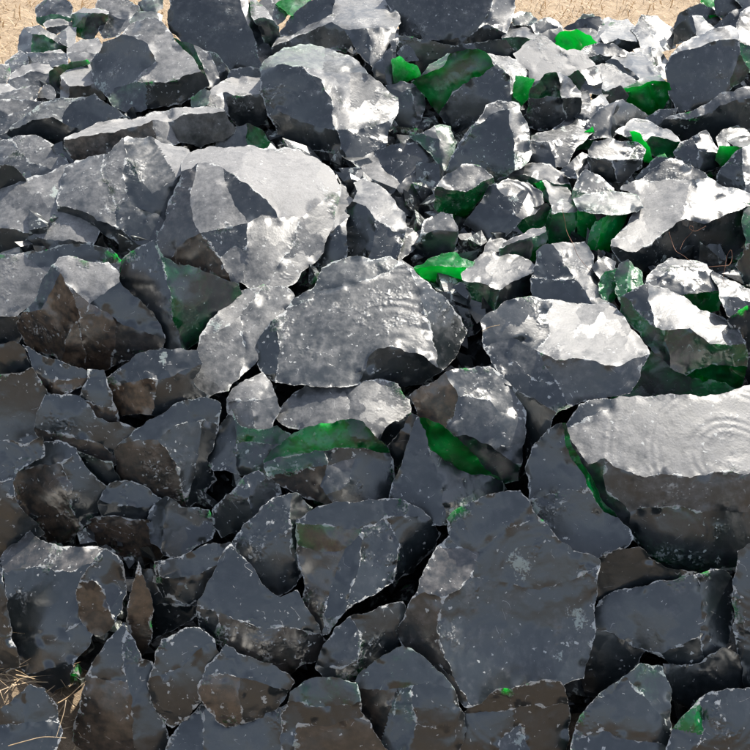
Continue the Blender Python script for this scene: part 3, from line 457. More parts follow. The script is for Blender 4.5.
brown and grey rock at left with pale crumbs, over the big smooth slab | 12,470 24,456 40,443 56,441 76,449 86,468 100,482 116,492 110,506 90,522 82,528 70,540 52,549 38,532 22,512 13,492 | 10,474 40,464 62,463 80,448; 62,463 72,484 70,508 86,530 | 50,452 B0; 42,492 F-10e5; 88,496 F25
blue chip at the left edge above the brown and grey rock | -12,440 24,445 42,436 44,456 18,470 14,480 -12,486 | | 12,458 B0
dark green rock filling the corner by the left edge, above the big smooth slab | -12,484 12,480 16,500 26,515 44,534 34,538 8,554 -12,564 | | 10,520 F0
blue rock between the brown curved rock and the grey-nosed one | 99,502 110,484 126,481 148,489 160,498 174,508 152,520 120,522 103,516 | 98,500 130,506 176,508 | 130,492 B0; 130,514 F0
curved plain brown rock in the shade, left | 86,522 96,517 118,517 148,520 157,538 170,552 160,558 142,567 130,565 110,549 91,537 | | 125,540 F0e7
dark rock with rounded grey end, right of the curved brown rock | 147,522 156,504 168,497 182,508 208,510 217,525 212,538 192,549 178,560 166,555 152,543 | 168,495 164,524 164,558 | 156,525 B-30; 188,528 B10
dark rock with pale streaks above the teal-spotted rock | 213,510 226,496 244,477 258,471 276,481 281,494 270,505 252,518 238,532 222,537 214,526 | 246,474 248,500 252,520 | 232,508 B-20; 264,492 B20
teal-spotted smooth grey-blue rock, left of centre low | 233,542 244,525 262,507 280,497 298,494 312,508 306,524 302,545 308,570 296,584 276,599 262,589 251,573 238,558 | 294,492 292,525 290,548 302,576 | 264,545 B-10; 300,545 F40g2
green-tinted rock with white chip and brown lip, below the flat-topped stone | 264,460 272,451 290,437 312,427 340,421 362,422 376,438 388,450 393,470 392,490 382,507 350,511 336,509 320,501 300,493 280,485 268,476 | 266,462 300,454 330,450 360,448 392,452; 322,454 328,464 320,486 340,512; 320,466 300,472 264,470; 326,464 356,458 350,482 330,492 | 320,436 Bg7; 290,461 Bg3; 294,482 F0e4; 342,468 t0; 375,478 B20
black wedge between the tan-sided rock and the big pale boulder | 500,382 514,388 540,404 556,412 540,440 530,470 518,480 516,440 | | 526,425 F-40
tan-sided faceted rock with bright lower facet, centre right | 410,396 424,386 442,376 466,369 490,367 503,378 513,392 521,404 525,411 524,440 522,460 518,480 500,486 480,480 452,444 418,418 | 444,374 458,396 454,416 442,436; 458,396 490,400 500,412 526,420; 442,432 480,442 522,466 | 428,404 F-20e8; 485,385 t5; 484,424 S10d3; 500,468 Fg4
big triangular rock with green right flank, centre | 390,498 400,470 410,440 417,418 432,422 460,442 480,464 502,482 506,489 482,505 460,515 440,525 420,519 398,511 | 417,416 430,450 442,480 446,526; 430,450 460,470 508,486 | 412,480 S-15d2; 452,450 Fg8; 462,490 B20g2
huge pale rippled block with rough dark front, right edge | 566,425 580,405 600,400 640,397 680,396 720,395 742,387 770,382 770,560 750,566 740,566 712,573 690,576 660,566 640,549 628,534 612,520 601,509 590,484 578,464 567,434 | 564,430 578,450 588,464 604,458 624,470 650,476 690,478 720,472 740,474 772,466; 604,458 606,490 630,512 640,552; 630,512 680,506 740,512 772,508; 612,392 612,408 590,417 560,428 | 680,430 t0d5 @735,455; 690,494 F0d3; 595,490 F-30g3; 690,540 F-15g2; 596,405 B0
dark rock with green right edge, hanging under the huge pale block's left end | 526,470 534,446 548,430 566,424 574,450 592,480 606,506 616,516 630,530 633,537 620,551 596,559 580,557 560,553 545,539 530,512 | 562,422 572,460 592,492 604,512 628,532; 528,500 556,494 590,490 | 556,460 B-20; 600,498 F40g8; 575,525 B-5
black recessed rock in the gap right of the massive navy boulder | 588,566 604,556 620,548 640,548 662,566 696,572 650,590 610,604 592,596 | | 640,572 F0
brown dark rock in the gap below the massive navy boulder's right side | 578,640 592,624 606,626 622,636 646,650 624,678 604,696 584,694 | | 608,655 F0
slanting dark rock with pale corner ridge and amber chip, centre low | 297,520 320,507 350,503 390,499 404,501 430,519 440,534 432,552 412,573 382,588 354,603 342,615 330,632 318,635 300,629 295,614 303,598 305,580 298,556 296,536 | 294,522 330,526 362,528 385,518 442,520; 362,528 345,548 335,575 320,636; 362,528 360,552 352,585 338,622; 298,540 325,552 345,548; 385,518 400,545 395,590 | 345,512 B0; 320,538 F-10g4e5; 314,590 F-25e2; 347,575 S-5d1; 378,555 B30; 415,545 F35
big smooth slab-faced rock, bottom left, grazed with tan light | 1,560 10,547 30,531 50,544 70,547 90,547 104,549 96,570 84,592 92,620 90,642 74,662 70,684 52,693 36,682 18,662 8,636 6,600 | 24,672 50,668 76,654; 100,556 70,572 40,566 2,572; 20,640 50,640 92,610 | 50,625 B-5; 54,682 F0; 40,562 t-10e2
black rock at the left edge beside the big smooth slab-faced rock | -12,562 4,570 8,600 12,640 20,666 -12,680 | | 2,620 F0
dark rock with brown triangular face, right of the big smooth slab-faced rock | 77,590 92,565 106,549 120,560 125,580 121,610 114,624 100,635 88,630 79,612 | 78,590 92,580 104,592 114,626 | 110,580 B10; 92,608 F-10e5
dark rock behind the narrow brown blade, left low | 137,566 156,571 168,590 198,600 200,614 182,624 160,636 150,642 148,608 | 146,610 170,604 202,604 | 162,590 B0; 168,620 F0
narrow upright brown blade of rock, left low | 128,610 132,585 138,562 146,588 153,610 152,637 140,660 131,653 | | 140,615 F-5e6
dark flat rock with a small green pip, below the rounded grey end | 155,562 176,558 206,545 236,543 232,560 218,578 208,596 190,604 164,597 157,582 | 152,572 164,578 200,574 236,556; 158,560 166,600 | 195,560 B0; 195,590 F0; 160,580 F-30
concave blue-topped rock with ragged brown rim, left of centre low | 197,610 206,590 216,570 232,544 246,560 262,585 278,598 296,590 304,606 318,625 325,640 322,657 302,664 284,675 262,668 240,659 218,644 202,630 | 195,604 216,612 250,624 290,628 326,632; 216,612 226,648 | 245,592 B-10 @300,560; 268,646 F5e2; 208,622 F-25
small tilted rock with grey face, left of the massive navy boulder's foot | 316,668 324,645 336,628 350,617 380,607 402,602 408,620 400,634 408,646 384,663 362,678 344,684 326,682 | 350,615 362,640 358,660 362,680; 314,664 340,668 358,660 | 338,648 B-10d2; 384,632 F30; 338,678 F0
bottom-left blue rock resting on the straw | -12,770 -12,722 14,699 30,685 44,689 57,706 62,730 54,770 | -14,722 20,724 64,722; 30,684 24,724 | 18,708 B-20; 42,702 B15; 25,745 B0
tall wedge with brown front and dark right flank, bottom left | 64,770 74,735 84,690 90,670 104,648 124,623 134,640 142,660 152,662 154,690 162,712 172,740 178,770 | 84,676 108,680 128,683 134,720 140,772; 128,683 122,650 126,622 | 106,660 B-10; 104,725 F-10e4; 148,712 B25
upright grey rock with pale crest line, right of the tall wedge | 148,682 156,652 162,640 180,631 200,629 214,640 218,656 206,674 200,702 188,718 172,727 160,716 150,702 | 146,680 160,676 180,668 198,650 216,640 | 172,650 B0; 176,696 F-5
dark rocks' blue base piece between bottom wedge and brown-eyed rock | 158,770 170,738 188,718 202,704 214,712 228,726 250,720 270,710 286,704 284,770 | 206,704 204,740 210,772 | 186,748 B-20; 245,745 B10
rounded rock with brown hollow like an eye, bottom left of centre | 198,685 206,668 220,654 226,645 240,655 262,663 284,672 294,682 280,703 264,716 240,723 226,727 212,713 200,696 | 198,682 214,674 240,678 264,684 292,690; 240,678 244,724 | 240,665 B0; 222,700 F-15e6; 262,702 F10
massive navy boulder with broad smooth face, bottom centre right | 396,630 408,608 420,580 430,560 440,545 450,536 447,520 462,507 478,501 500,493 520,491 532,510 547,525 558,540 572,551 590,555 599,560 596,590 594,620 590,650 583,678 560,685 530,685 510,688 490,703 480,709 466,707 455,697 438,675 418,658 402,643 | 428,548 455,548 480,552 470,578 445,598 437,632 455,680 474,714; 470,578 500,582 540,590 580,575 604,566; 445,598 425,592 408,604; 455,680 440,664 425,668; 452,548 450,530 446,516; 480,552 500,530 530,520 | 515,555 B0; 480,520 B-10; 455,566 t-12d3e2; 420,622 F-25d2e2; 520,640 B5d2; 444,690 F-10e2; 450,530 B-30
grey rock with chipped lower edge, lower right, under the huge pale block | 591,618 600,601 612,593 660,581 710,569 725,571 735,582 734,610 730,630 722,652 702,667 690,669 670,663 640,648 615,633 599,630 | 696,568 702,600 700,636 704,670; 628,645 660,654 680,646 700,636 | 650,610 B-8d2; 718,606 B25; 684,658 F0
black rock wedged below the grey chipped rock, lower right | 664,664 700,664 722,648 742,656 750,692 714,700 690,708 668,696 | | 710,680 F0
tall dark rock at the right edge, lower right | 737,552 750,544 770,543 770,690 748,694 741,662 735,620 733,580 | | 752,620 B-20
angular navy rock with pale edge lines, bottom right of centre | 572,742 584,712 600,694 624,677 640,664 662,667 671,690 669,715 671,735 673,770 572,770 | 596,702 612,694 626,677 648,700 672,738; 572,742 600,730 640,742 674,748 | 648,680 Bg2; 618,716 B-5; 620,758 B5
bottom right corner rock with teal chip | 666,752 680,720 700,699 712,692 742,690 770,684 770,770 666,770 | 678,724 692,708 700,704 704,730 690,772 | 690,718 Bg5; 735,725 B10; 684,745 B-20
dark rock with bright scrap at the bottom edge, right of centre | 458,770 461,715 480,705 500,689 530,682 560,682 567,700 565,770 | 458,716 490,712 520,706 570,704; 505,770 500,740 520,724 540,770 | 530,692 F0; 480,740 B-10; 522,750 t0; 550,735 F10
faceted rock with green-tinged crown, bottom centre | 353,690 362,672 380,659 402,647 420,655 440,673 456,695 464,715 463,740 444,770 393,770 373,738 354,714 | 351,692 380,690 402,688 436,684 458,696; 402,688 394,712 386,745; 414,688 416,724 405,772; 416,724 450,726 | 405,668 Bg3; 374,714 F-20e3; 402,722 S0g2; 436,702 B10; 430,745 F10
rock with green glints and plum brown face at the bottom edge, centre left | 279,770 281,715 291,692 312,679 340,679 357,684 360,712 378,738 404,770 | 280,702 310,706 358,702; 298,724 330,726 352,718 368,724; 298,724 290,770 | 322,692 Bg3; 325,714 F0; 330,748 F-5e3; 287,735 B-30
'''.splitlines() if l.strip() and not l.startswith('#')]
rocks = [solve_rock(i, l) for i, l in enumerate(LINES)]

# ------------------------------------------------------------- settle the rocks: what the photo shows in front lies nearer
GR = 3
def raster(r):
    out_ = {}
    V, T, u = r.V / GR, r.T, r.u
    for t in T:
        a, b, c = V[t[0]], V[t[1]], V[t[2]]
        x0, x1 = int(math.floor(min(a[0], b[0], c[0]))), int(math.ceil(max(a[0], b[0], c[0])))
        y0, y1 = int(math.floor(min(a[1], b[1], c[1]))), int(math.ceil(max(a[1], b[1], c[1])))
        m = (u[t[0]] + u[t[1]] + u[t[2]]) / 3
        cxp, cyp = int(round((a[0] + b[0] + c[0]) / 3)), int(round((a[1] + b[1] + c[1]) / 3))
        out_[(cxp, cyp)] = m
    return out_
front = {}
for r in reversed(rocks):
    ra = raster(r); need = []
    keys = set(ra)
    for (x, y), m in ra.items():
        if (x, y) in front: need.append(front[(x, y)] - m + .006)
    r.off = r.base
    if len(need) > 1:
        q = float(np.percentile(need, 85)); r.off = max(r.base - .0, min(q, r.base + .13))
    for k, m in ra.items(): front[k] = max(front.get(k, -9), -9) if k in front else m + r.off

# ------------------------------------------------------------- turn each into a closed mesh
def fbm(p, s): return noise.fractal(Vector(p) * s, .9, 2.1, 4)
def build(r):
    V, T, u = r.V, r.T, r.u + r.off
    depth = math.exp(r.off); m_px = depth / F
    nV = len(V)
    bd = {}
    for e, fs in r.em.items():
        if len(fs) == 1:
            t = r.T[fs[0]]
            for k in range(3):
                if {t[k], t[(k + 1) % 3]} == set(e): bd[t[k]] = t[(k + 1) % 3]
    start = next(iter(bd)); loop = [start]; cur = bd[start]
    while cur != start and len(loop) < len(bd) + 2: loop.append(cur); cur = bd.get(cur, start)
    P = rays(V[:, 0], V[:, 1]) * np.exp(u)[:, None]
    # broad unevenness of the broken faces
    vd = P / np.linalg.norm(P, axis=1)[:, None]; seed = np.array([r.idx * 3.1, r.idx * 1.7, 0])
    amp = min(.010, r.size * m_px * .05)
    fade = np.clip(r.edge / 5, 0.15, 1)
    nz = np.array([fbm(p * 1 + seed, 7.) for p in P]); nz2 = np.array([fbm(p + seed, 24.) for p in P])
    P = P + vd * ((nz * amp * .35 + nz2 * amp * .07) * fade)[:, None]
    # back of the stone
    L = V[loop]; c = L.mean(0); ul = u[loop]
    A = np.c_[np.ones(nV), V]; co, *_ = np.linalg.lstsq(A, u, rcond=None)
    resid = (u - A @ co).max() ; Rm = r.size * m_px
    allP = [P]; rings = [list(loop)]; base = nV
    for s, dd, bl in ((.975, .10, .0), (.90, .34, .55), (.70, .62, 1.), (.38, .8, 1.)):
        q = c + (L - c) * s; pl = co[0] + q @ co[1:] + resid
        uu = (1 - bl) * ul + bl * np.maximum(pl, 0 * ul - 9)
        wob = np.array([noise.noise(Vector((q_[0] * .06, q_[1] * .06, r.idx + s * 5))) for q_ in q]) * .18 * Rm
        pp = rays(q[:, 0], q[:, 1]) * np.exp(uu)[:, None]
        pp += pp / np.linalg.norm(pp, axis=1)[:, None] * (dd * Rm + wob * (dd > .2))[:, None]
        allP.append(pp); rings.append(list(range(base, base + len(loop)))); base += len(loop)
    pc = rays(c[0], c[1]) * math.exp(co[0] + c @ co[1:] + resid); pc = pc + pc / np.linalg.norm(pc) * Rm * .88
    allP.append(pc[None]); P = np.concatenate(allP)
    faces = [tuple(int(i) for i in t) for t in T]; nf = len(faces)
    for k in range(len(rings) - 1):
        A_, B_ = rings[k], rings[k + 1]
        for i in range(len(loop)):
            j = (i + 1) % len(loop); faces.append((A_[j], A_[i], B_[i], B_[j]))
    for i in range(len(loop)): faces.append((rings[-1][(i + 1) % len(loop)], rings[-1][i], base))
    origin = P[:nV].mean(0) * .6 + P[nV:].mean(0) * .4; origin[2] = P[:, 2].min()
    me = bpy.data.meshes.new('glass_rock')
    me.from_pydata([tuple(p) for p in (P - origin)], [], [tuple(int(i) for i in f) for f in faces])
    me.materials.append(GLASS)
    me.polygons.foreach_set('use_smooth', [True] * len(me.polygons))
    # sharp ridges
    nf_fac = r.fac; sharp = set()
    for e, fs in r.em.items():
        if len(fs) == 1 or r.cell[fs[0]] != r.cell[fs[1]]: sharp.add(e)
    at = me.attributes.new('sharp_edge', 'BOOLEAN', 'EDGE')
    ev = np.zeros(len(me.edges) * 2, int); me.edges.foreach_get('vertices', ev); ev = ev.reshape(-1, 2)
    at.data.foreach_set('value', [((min(a, b), max(a, b)) in sharp) for a, b in ev.tolist()])
    # crisp facing of every break surface
    a3, b3, c3_ = P[T[:, 0]], P[T[:, 1]], P[T[:, 2]]; gn = np.cross(b3 - a3, c3_ - a3)
    key = (T * 100000 + r.cell[:, None]).ravel(); _, inv = np.unique(key, return_inverse=True); inv = inv.ravel()
    def avg(vec):
        o_ = np.stack([np.bincount(inv, np.repeat(vec[:, k], 3)) for k in range(3)], 1)[inv]
        return o_ / (np.linalg.norm(o_, axis=1)[:, None] + 1e-12)
    flip = np.sign((gn * r.want).sum(1).sum()) or 1
    ln = .62 * avg(r.want) + .38 * avg(gn * flip); ln /= np.linalg.norm(ln, axis=1)[:, None]
    loops = np.zeros((len(me.loops), 3)); loops[:len(ln)] = ln * flip
    me.normals_split_custom_set([tuple(v) for v in loops])
    # attributes
    def put(name, dom, arr):
        x = me.attributes.new(name, 'FLOAT', dom); x.data.foreach_set('value', np.asarray(arr, np.float32))
    full = np.zeros(len(P)); full[:nV] = r.edge * m_px; ringd = np.linspace(.12, .5, 4)
    for k in range(4): full[nV + k * len(loop): nV + (k + 1) * len(loop)] = ringd[k] * Rm * .6
    full[-1] = .1; put('edge', 'POINT', full)
    gr, du, ra, rm, er = [], [], [], [], []
    rs = random.Random(r.idx); ctr = {}
    for j, s in enumerate(r.seeds):
        ids = np.where(r.fac == j)[0]
        vv = np.unique(r.T[ids]) if len(ids) else np.array([0])
        ctr[j] = P[vv[rs.randrange(len(vv))]]
        if s[6]: ctr[j] = P[((V - np.array(s[6])) ** 2).sum(1).argmin()]
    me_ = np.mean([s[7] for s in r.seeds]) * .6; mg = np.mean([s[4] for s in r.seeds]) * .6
    for fi, f in enumerate(faces):
        if fi < nf:
            s = r.seeds[r.fac[fi]]; c3 = ctr[r.fac[fi]]
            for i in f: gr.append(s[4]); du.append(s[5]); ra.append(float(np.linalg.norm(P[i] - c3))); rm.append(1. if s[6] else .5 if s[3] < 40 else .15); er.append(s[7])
        else:
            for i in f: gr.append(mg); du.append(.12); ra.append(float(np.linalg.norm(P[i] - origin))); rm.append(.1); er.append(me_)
    rq = random.Random(r.idx * 13 + 5); sf = np.zeros(len(P))
    spots = [(577, 618, 17), (560, 655, 9)] if r.label.startswith('massive navy') else []
    for _ in range(rq.choice((0, 0, 1))):
        v = V[rq.randrange(nV)]; spots.append((v[0], v[1], r.size * rq.uniform(.05, .13) + 1.5))
    for x_, y_, q_ in spots: sf[:nV] = np.maximum(sf[:nV], np.exp(-(((V[:, 0] - x_) * 1.5) ** 2 + (V[:, 1] - y_) ** 2) / q_ ** 2))
    put('scuff', 'POINT', sf)
    put('green', 'CORNER', gr); put('dust', 'CORNER', du); put('rd', 'CORNER', ra); put('ramp', 'CORNER', rm); put('brown_refl', 'CORNER', er)
    me.update()
    o = bpy.data.objects.new('glass_rock', me); o.location = origin + np.array([0, 0, CAM_H]); C.objects.link(o)
    o['label'] = r.label; o['category'] = 'rock'; o['group'] = 'rocks of dark glass heaped in the pile'
    return o
for r in rocks: build(r)

# ------------------------------------------------------------- setting: ground and the heap's inner rubble
def ground_material(name, c0, c1, c2):
    m, t, b = mat(name); n = N(t); tc = n('TexCoord').outputs['Object']
    a = n.noise(tc, 1.3, 6, .6); st = n('Mapping', {'Vector': tc, 'Rotation': (0, 0, .5), 'Scale': (6, 40, 10)}).outputs[0]
    f = n.noise(st, 3, 5, .7, .6); f2 = n.noise(tc, 55, 5, .7)
    col = n.mix(n.ss(f, .35, .65), c0, c1); col = n.mix(n.m('MULTIPLY', n.ss(f2, .45, .7), .6), col, c2)
    col = n.mix(n.m('MULTIPLY', n.ss(a, .4, .7), .4), col, c1)
    yy = n('SeparateXYZ', {0: tc}).outputs[1]      # near ground darkened to dim its reflection in the facets, pale dry ground beyond
    near_dark = n.ss(n.m('ADD', yy, n.m('MULTIPLY', a, 4.)), 2.5, 5.2, 1., 0.)
    col = n.mix(n.m('MULTIPLY', near_dark, .85), col, n.mix(f2, (.08, .064, .048, 1), (.25, .19, .135, 1)))
    t.links.new(col, b.inputs['Base Color']); b.inputs['Roughness'].default_value = .95
    bp = n('Bump', {'Height': n.m('ADD', f, f2), 'Strength': .6, 'Distance': .03}); t.links.new(bp.outputs[0], b.inputs['Normal'])
    return m
GM = ground_material('dry_sandy_ground', (.38, .275, .175, 1), (.47, .36, .24, 1), (.23, .165, .10, 1))
def ground_z(x, y):
    z = .03 * noise.noise(Vector((x * .6, y * .6, 0))) - .22 + .2 * min(1, max(0, (y - 3) / 2))
    return z + .27 * math.exp(-((x + .95) / .28) ** 2 - ((y - 1.66) / .16) ** 2)
def ground():
    vs, fs = [], []; xs = np.r_[-300, -80, np.linspace(-24, -2.2, 44), np.linspace(-2, 2, 41), np.linspace(2.2, 24, 44), 80, 300]; ys = np.r_[-200, -60, np.linspace(-12, .4, 26), np.linspace(.5, 3, 26), np.linspace(3.3, 40, 74), 90, 300]
    for y in ys:
        for x in xs:
            z = ground_z(x, y)
            vs.append((x, y, z))
    nx = len(xs)
    for j in range(len(ys) - 1):
        for i in range(nx - 1): k = j * nx + i; fs.append((k, k + 1, k + nx + 1, k + nx))
    me = bpy.data.meshes.new('ground'); me.from_pydata(vs, [], fs); me.materials.append(GM)
    me.polygons.foreach_set('use_smooth', [True] * len(fs))
    o = bpy.data.objects.new('ground', me); C.objects.link(o); o['kind'] = 'structure'
ground()
def added_hills():  # unseen ring, added only to give the glass dark reflections
    m, t, b = mat('added_hills_dark'); n = N(t); tc = n('TexCoord').outputs['Object']
    t.links.new(n.mix(n.noise(tc, .6, 5), (.035, .04, .025, 1), (.12, .10, .07, 1)), b.inputs['Base Color']); b.inputs['Roughness'].default_value = 1
    vs, fs = [], []; K = 160
    for j, (rr, hh) in enumerate(((70, -1), (78, .45), (88, 1.), (110, .9), (140, -.2))):
        for i in range(K):
            a = 2 * math.pi * i / K; q = Vector((math.cos(a) * 2.2, math.sin(a) * 2.2, 0))
            z = hh * (9 + 9 * noise.fractal(q * 1.6, .8, 2., 5)) if hh > 0 else -1
            vs.append((rr * math.cos(a), rr * math.sin(a), max(z, -1)))
    for j in range(4):
        for i in range(K): fs.append((j * K + i, j * K + (i + 1) % K, (j + 1) * K + (i + 1) % K, (j + 1) * K + i))
    me = bpy.data.meshes.new('added_hills'); me.from_pydata(vs, [], fs); me.materials.append(m)
    o = bpy.data.objects.new('added_hills', me); C.objects.link(o); o['kind'] = 'structure'
added_hills()
SKX = [-700, -300, -60, 0, 36, 70, 130, 250, 400, 500, 540, 600, 660, 700, 760, 1000, 1400]
SKY = [420, 240, 110, 74, 34, 26, 0, -14, -14, 6, 34, 44, 34, 14, 0, 60, 200]
def rubble():
    m, t, b = mat('dark_glass_rubble'); n = N(t); tc = n('TexCoord').outputs['Object']
    vo = n('TexVoronoi', {'Vector': tc, 'Scale': 11.}); f = n.noise(tc, 40, 5, .6)
    t.links.new(n.mix(n.ss(f, .4, .7), (.015, .018, .022, 1), (.06, .065, .065, 1)), b.inputs['Base Color'])
    b.inputs['Roughness'].default_value = .4
    bp = n('Bump', {'Height': n.m('ADD', vo.outputs['Distance'], n.m('MULTIPLY', f, .1)), 'Strength': .8, 'Distance': .08}); t.links.new(bp.outputs[0], b.inputs['Normal'])
    vs, fs = [], []; cols = np.arange(-700, 1401, 14); rows = 64
    for cx in cols:
        top = float(np.interp(cx, SKX, SKY)) + (10 if cx < 170 else 22)
        for j in range(rows):
            py = 900 + (top - 900) * j / (rows - 1)
            yy = float(prof(np.array([py]))[0])
            p = rays(cx, py) * yy
            d = p / np.linalg.norm(p)
            p = p + d * (.20 + .16 * (1 - j / rows) * 0 + .09 * max(0, (300 - py) / 300)) + np.array([0, .04, -.07 - .10 * min(1, max(0, (170 - py) / 100)) * (.4 if 360 < cx < 560 else 1)])
            v = noise.cell_vector(Vector(p) * 9.) * .035
            p = p + np.array(v) + np.array(noise.noise_vector(Vector(p) * 6.)) * .03
            vs.append(tuple(p))
        q = np.array(vs[-1])
        for k in (1, 2, 3):                              # back slope down to the ground
            vs.append((q[0] * (1 + .02 * k), q[1] + .45 * k, q[2] + (-CAM_H - .4 - q[2]) * k / 3 + .05 * noise.noise(Vector((q[0] * 4, k, 0)))))
    R2 = rows + 3
    for i in range(len(cols) - 1):
        for j in range(R2 - 1): k = i * R2 + j; fs.append((k, k + R2, k + R2 + 1, k + 1))
    me = bpy.data.meshes.new('rubble'); me.from_pydata(vs, [], fs); me.materials.append(m)
    o = bpy.data.objects.new('rubble', me); o.location = (0, 0, CAM_H); C.objects.link(o); o['kind'] = 'stuff'
    o['label'] = 'dark broken glass rubble deep in the gaps of the pile'; o['category'] = 'rubble'
rubble()
def shards():
    rs = random.Random(11); vs, fs = [], []
    for _ in range(5200):
        cx = rs.uniform(-120, 870); py = 790 - (rs.random() ** .8) * 760
        if py < np.interp(cx, SKX, SKY) + 26: continue
        p = rays(cx, py) * float(prof(np.array([py]))[0]); d = p / np.linalg.norm(p)
        p = p + d * (rs.uniform(.13, .27) if py > 300 else rs.uniform(.05, .22)) + np.array([0, .03, -.06 - .08 * min(1, max(0, (170 - py) / 100))]); k = len(vs); sz = rs.uniform(.008, .035) * (1.9 if py < 280 else 1)
        q = Vector([rs.gauss(0, 1) for _ in range(3)]).normalized(); a = q.orthogonal().normalized(); b = q.cross(a)
        n_ = rs.choice((3, 4, 5))
        for ring, hh in ((1., -.4), (rs.uniform(.4, .9), .5)):
            for i in range(n_):
                an = 6.283 * i / n_ + rs.uniform(-.3, .3); rr = sz * ring * rs.uniform(.6, 1.2)
                v = Vector(p) + a * math.cos(an) * rr + b * math.sin(an) * rr * 1.6 + q * hh * sz * rs.uniform(.5, 1.2); vs.append(tuple(v))
        fs.append(tuple(k + i for i in range(n_))[::-1]); fs.append(tuple(k + n_ + i for i in range(n_)))
        for i in range(n_): j = (i + 1) % n_; fs.append((k + i, k + j, k + n_ + j, k + n_ + i))
    me = bpy.data.meshes.new('glass_chips'); me.from_pydata(vs, [], fs); me.materials.append(GLASS)
    for nm, val in (('edge', .004), ('green', .12), ('dust', .3), ('rd', .1), ('ramp', 0.), ('brown_refl', 0.)):
        x = me.attributes.new(nm, 'FLOAT', 'POINT'); x.data.foreach_set('value', np.full(len(vs), val, np.float32))
    o = bpy.data.objects.new('glass_chips', me); o.location = (0, 0, CAM_H); C.objects.link(o); o['kind'] = 'stuff'
    o['label'] = 'small broken glass chips lodged in the gaps between the rocks'; o['category'] = 'chips'
shards()

# ------------------------------------------------------------- dry grass, stalks, wires
def straw_mat(name, c0, c1):
    m, t, b = mat(name); n = N(t); tc = n('TexCoord').outputs['Object']
    t.links.new(n.mix(n.ss(n.noise(tc, 30, 3), .35, .65), c0, c1), b.inputs['Base Color']); b.inputs['Roughness'].default_value = .7
    return m
SM = straw_mat('dry_straw', (.42, .30, .17, 1), (.62, .48, .32, 1))
def grass():
    rs = random.Random(5); vs, fs = [], []
    def blade(x, y, L, wd, z=0.0, flat=.5):
        z = ground_z(x, y)
        a = rs.uniform(0, 6.283); e = rs.uniform(.05, 1.2) * flat; dx, dy = math.cos(a), math.sin(a); px, py = -dy * wd, dx * wd
        z0 = z + rs.uniform(0, .015); k = len(vs)
        x1, y1, z1 = x + dx * L * .5 * math.cos(e), y + dy * L * .5 * math.cos(e), z0 + L * .5 * math.sin(e)
        x2, y2, z2 = x + dx * L * math.cos(e * .6), y + dy * L * math.cos(e * .6), z0 + L * .8 * math.sin(e) 
        vs.extend([(x - px, y - py, z0), (x + px, y + py, z0), (x1 - px, y1 - py, z1 + .002), (x1 + px, y1 + py, z1), (x2, y2, z2)])
        fs.extend([(k, k + 1, k + 3, k + 2), (k + 2, k + 3, k + 4)])
    for _ in range(26000):
        y = 4.9 + (rs.random() ** 1.3) * 14; x = rs.uniform(-.5, .5) * (y * 1.1 + 1)
        blade(x, y, rs.uniform(.08, .3), rs.uniform(.002, .006), 0, .8)
    for _ in range(220):
        x, y = rs.gauss(-.87, .12), rs.gauss(1.60, .06)
        blade(x, y, rs.uniform(.04, .13), rs.uniform(.0006, .0016), .0, .35)
    me = bpy.data.meshes.new('dry_grass'); me.from_pydata(vs, [], fs); me.materials.append(SM)
    o = bpy.data.objects.new('dry_grass', me); C.objects.link(o); o['kind'] = 'stuff'
    o['label'] = 'dry straw coloured grass lying on the sandy ground round the pile'; o['category'] = 'grass'
grass()
def at(px, py, back=0.0):
    key = (int(round(px / GR)), int(round(py / GR))); best = None
    for dx in range(-3, 4):
        for dy in range(-3, 4):
            k = (key[0] + dx, key[1] + dy)
            if k in front and (best is None or front[k] < best): best = front[k]
    d = math.exp(best) if best is not None else float(prof(np.array([py]))[0])
    return Vector(rays(px, py) * (d - back))
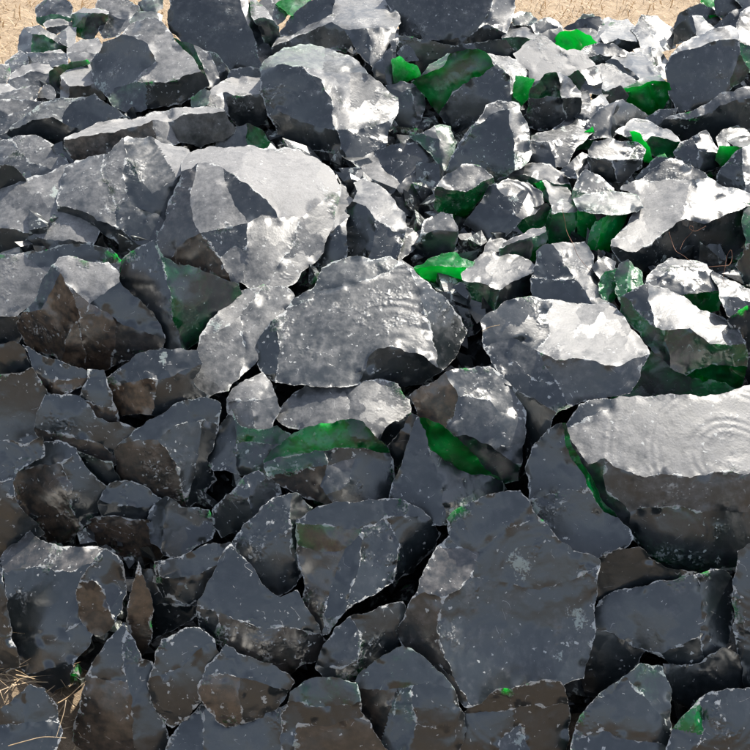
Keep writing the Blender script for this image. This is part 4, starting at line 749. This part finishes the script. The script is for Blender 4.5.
def tube(name, pts, rad, m, label, cat, group=None, lift=.015):
    P = [at(x, y, lift) for x, y in pts]
    ds = sorted(p.length for p in P); med = ds[len(ds) // 2]
    P = [p * ((med * .7 + p.length * .3) / p.length) for p in P]
    Q = []
    for i in range(len(P) - 1):
        p0, p1, p2, p3 = P[max(0, i - 1)], P[i], P[i + 1], P[min(len(P) - 1, i + 2)]
        for k in range(5):
            t = k / 5; Q.append(.5 * ((2 * p1) + (p2 - p0) * t + (2 * p0 - 5 * p1 + 4 * p2 - p3) * t * t + (3 * p1 - p0 - 3 * p2 + p3) * t ** 3))
    Q.append(P[-1]); vs, fs = [], []; o0 = Q[0].copy()
    for i, q in enumerate(Q):
        d = (Q[min(i + 1, len(Q) - 1)] - Q[max(0, i - 1)]).normalized(); a = d.cross(Vector((.3, .2, 1))).normalized(); b = d.cross(a)
        r = rad * (1 - .45 * i / len(Q))
        for k in range(6): an = k * math.pi / 3; vs.append(tuple(q - o0 + a * math.cos(an) * r + b * math.sin(an) * r))
    for i in range(len(Q) - 1):
        for k in range(6): fs.append((i * 6 + k, i * 6 + (k + 1) % 6, i * 6 + 6 + (k + 1) % 6, i * 6 + 6 + k))
    fs.append(tuple(range(5, -1, -1))); fs.append(tuple(range(len(vs) - 6, len(vs))))
    me = bpy.data.meshes.new(name); me.from_pydata(vs, [], fs); me.materials.append(m)
    me.polygons.foreach_set('use_smooth', [True] * len(fs))
    o = bpy.data.objects.new(name, me); o.location = o0 + Vector((0, 0, CAM_H)); C.objects.link(o); o['label'] = label; o['category'] = cat
    if group: o['group'] = group
WM = straw_mat('reddish_dry_tendril', (.16, .07, .04, 1), (.30, .14, .08, 1))
g = 'thin dry tendrils caught on the rocks'
tube('dry_tendril', [(669, 232), (672, 242), (676, 251), (684, 256), (692, 263)], .0008, WM, 'thin reddish tendril bent down the black front of the giant boulder', 'tendril', g)
tube('dry_tendril', [(706, 226), (696, 231), (690, 229), (690, 226), (693, 227), (692, 232), (684, 241), (680, 250)], .0008, WM, 'curled reddish tendril with a small loop on the giant boulder', 'tendril', g)
tube('dry_tendril', [(708, 267), (720, 266), (729, 265), (732, 258), (731, 250), (727, 256), (725, 268), (723, 280), (729, 286)], .0008, WM, 'looped reddish tendril at the right end of the giant boulder', 'tendril', g)
tube('dry_tendril', [(562, 208), (565, 222), (567, 232), (573, 244), (578, 256), (586, 266), (592, 272)], .0008, WM, 'long thin tendril hanging over the green pillar rock', 'tendril', g)
g = 'loose straw stalks on the pile'
tube('dry_stalk', [(58, 703), (68, 697), (78, 688), (86, 681)], .0011, SM, 'bent straw stalk beside the tall brown-fronted wedge, bottom left', 'straw stalk', g)
tube('dry_stalk', [(66, 700), (64, 712), (60, 725), (56, 738)], .001, SM, 'straight straw stalk hanging down by the bottom-left blue rock', 'straw stalk', g)
tube('dry_stalk', [(8, 746), (26, 741), (44, 737), (66, 738)], .0011, SM, 'straw stalk lying across the foot of the bottom-left blue rock', 'straw stalk', g)
tube('dry_stalk', [(482, 331), (490, 327), (500, 325)], .0012, SM, 'short dark stalk over the left corner of the big pale boulder', 'straw stalk', g)
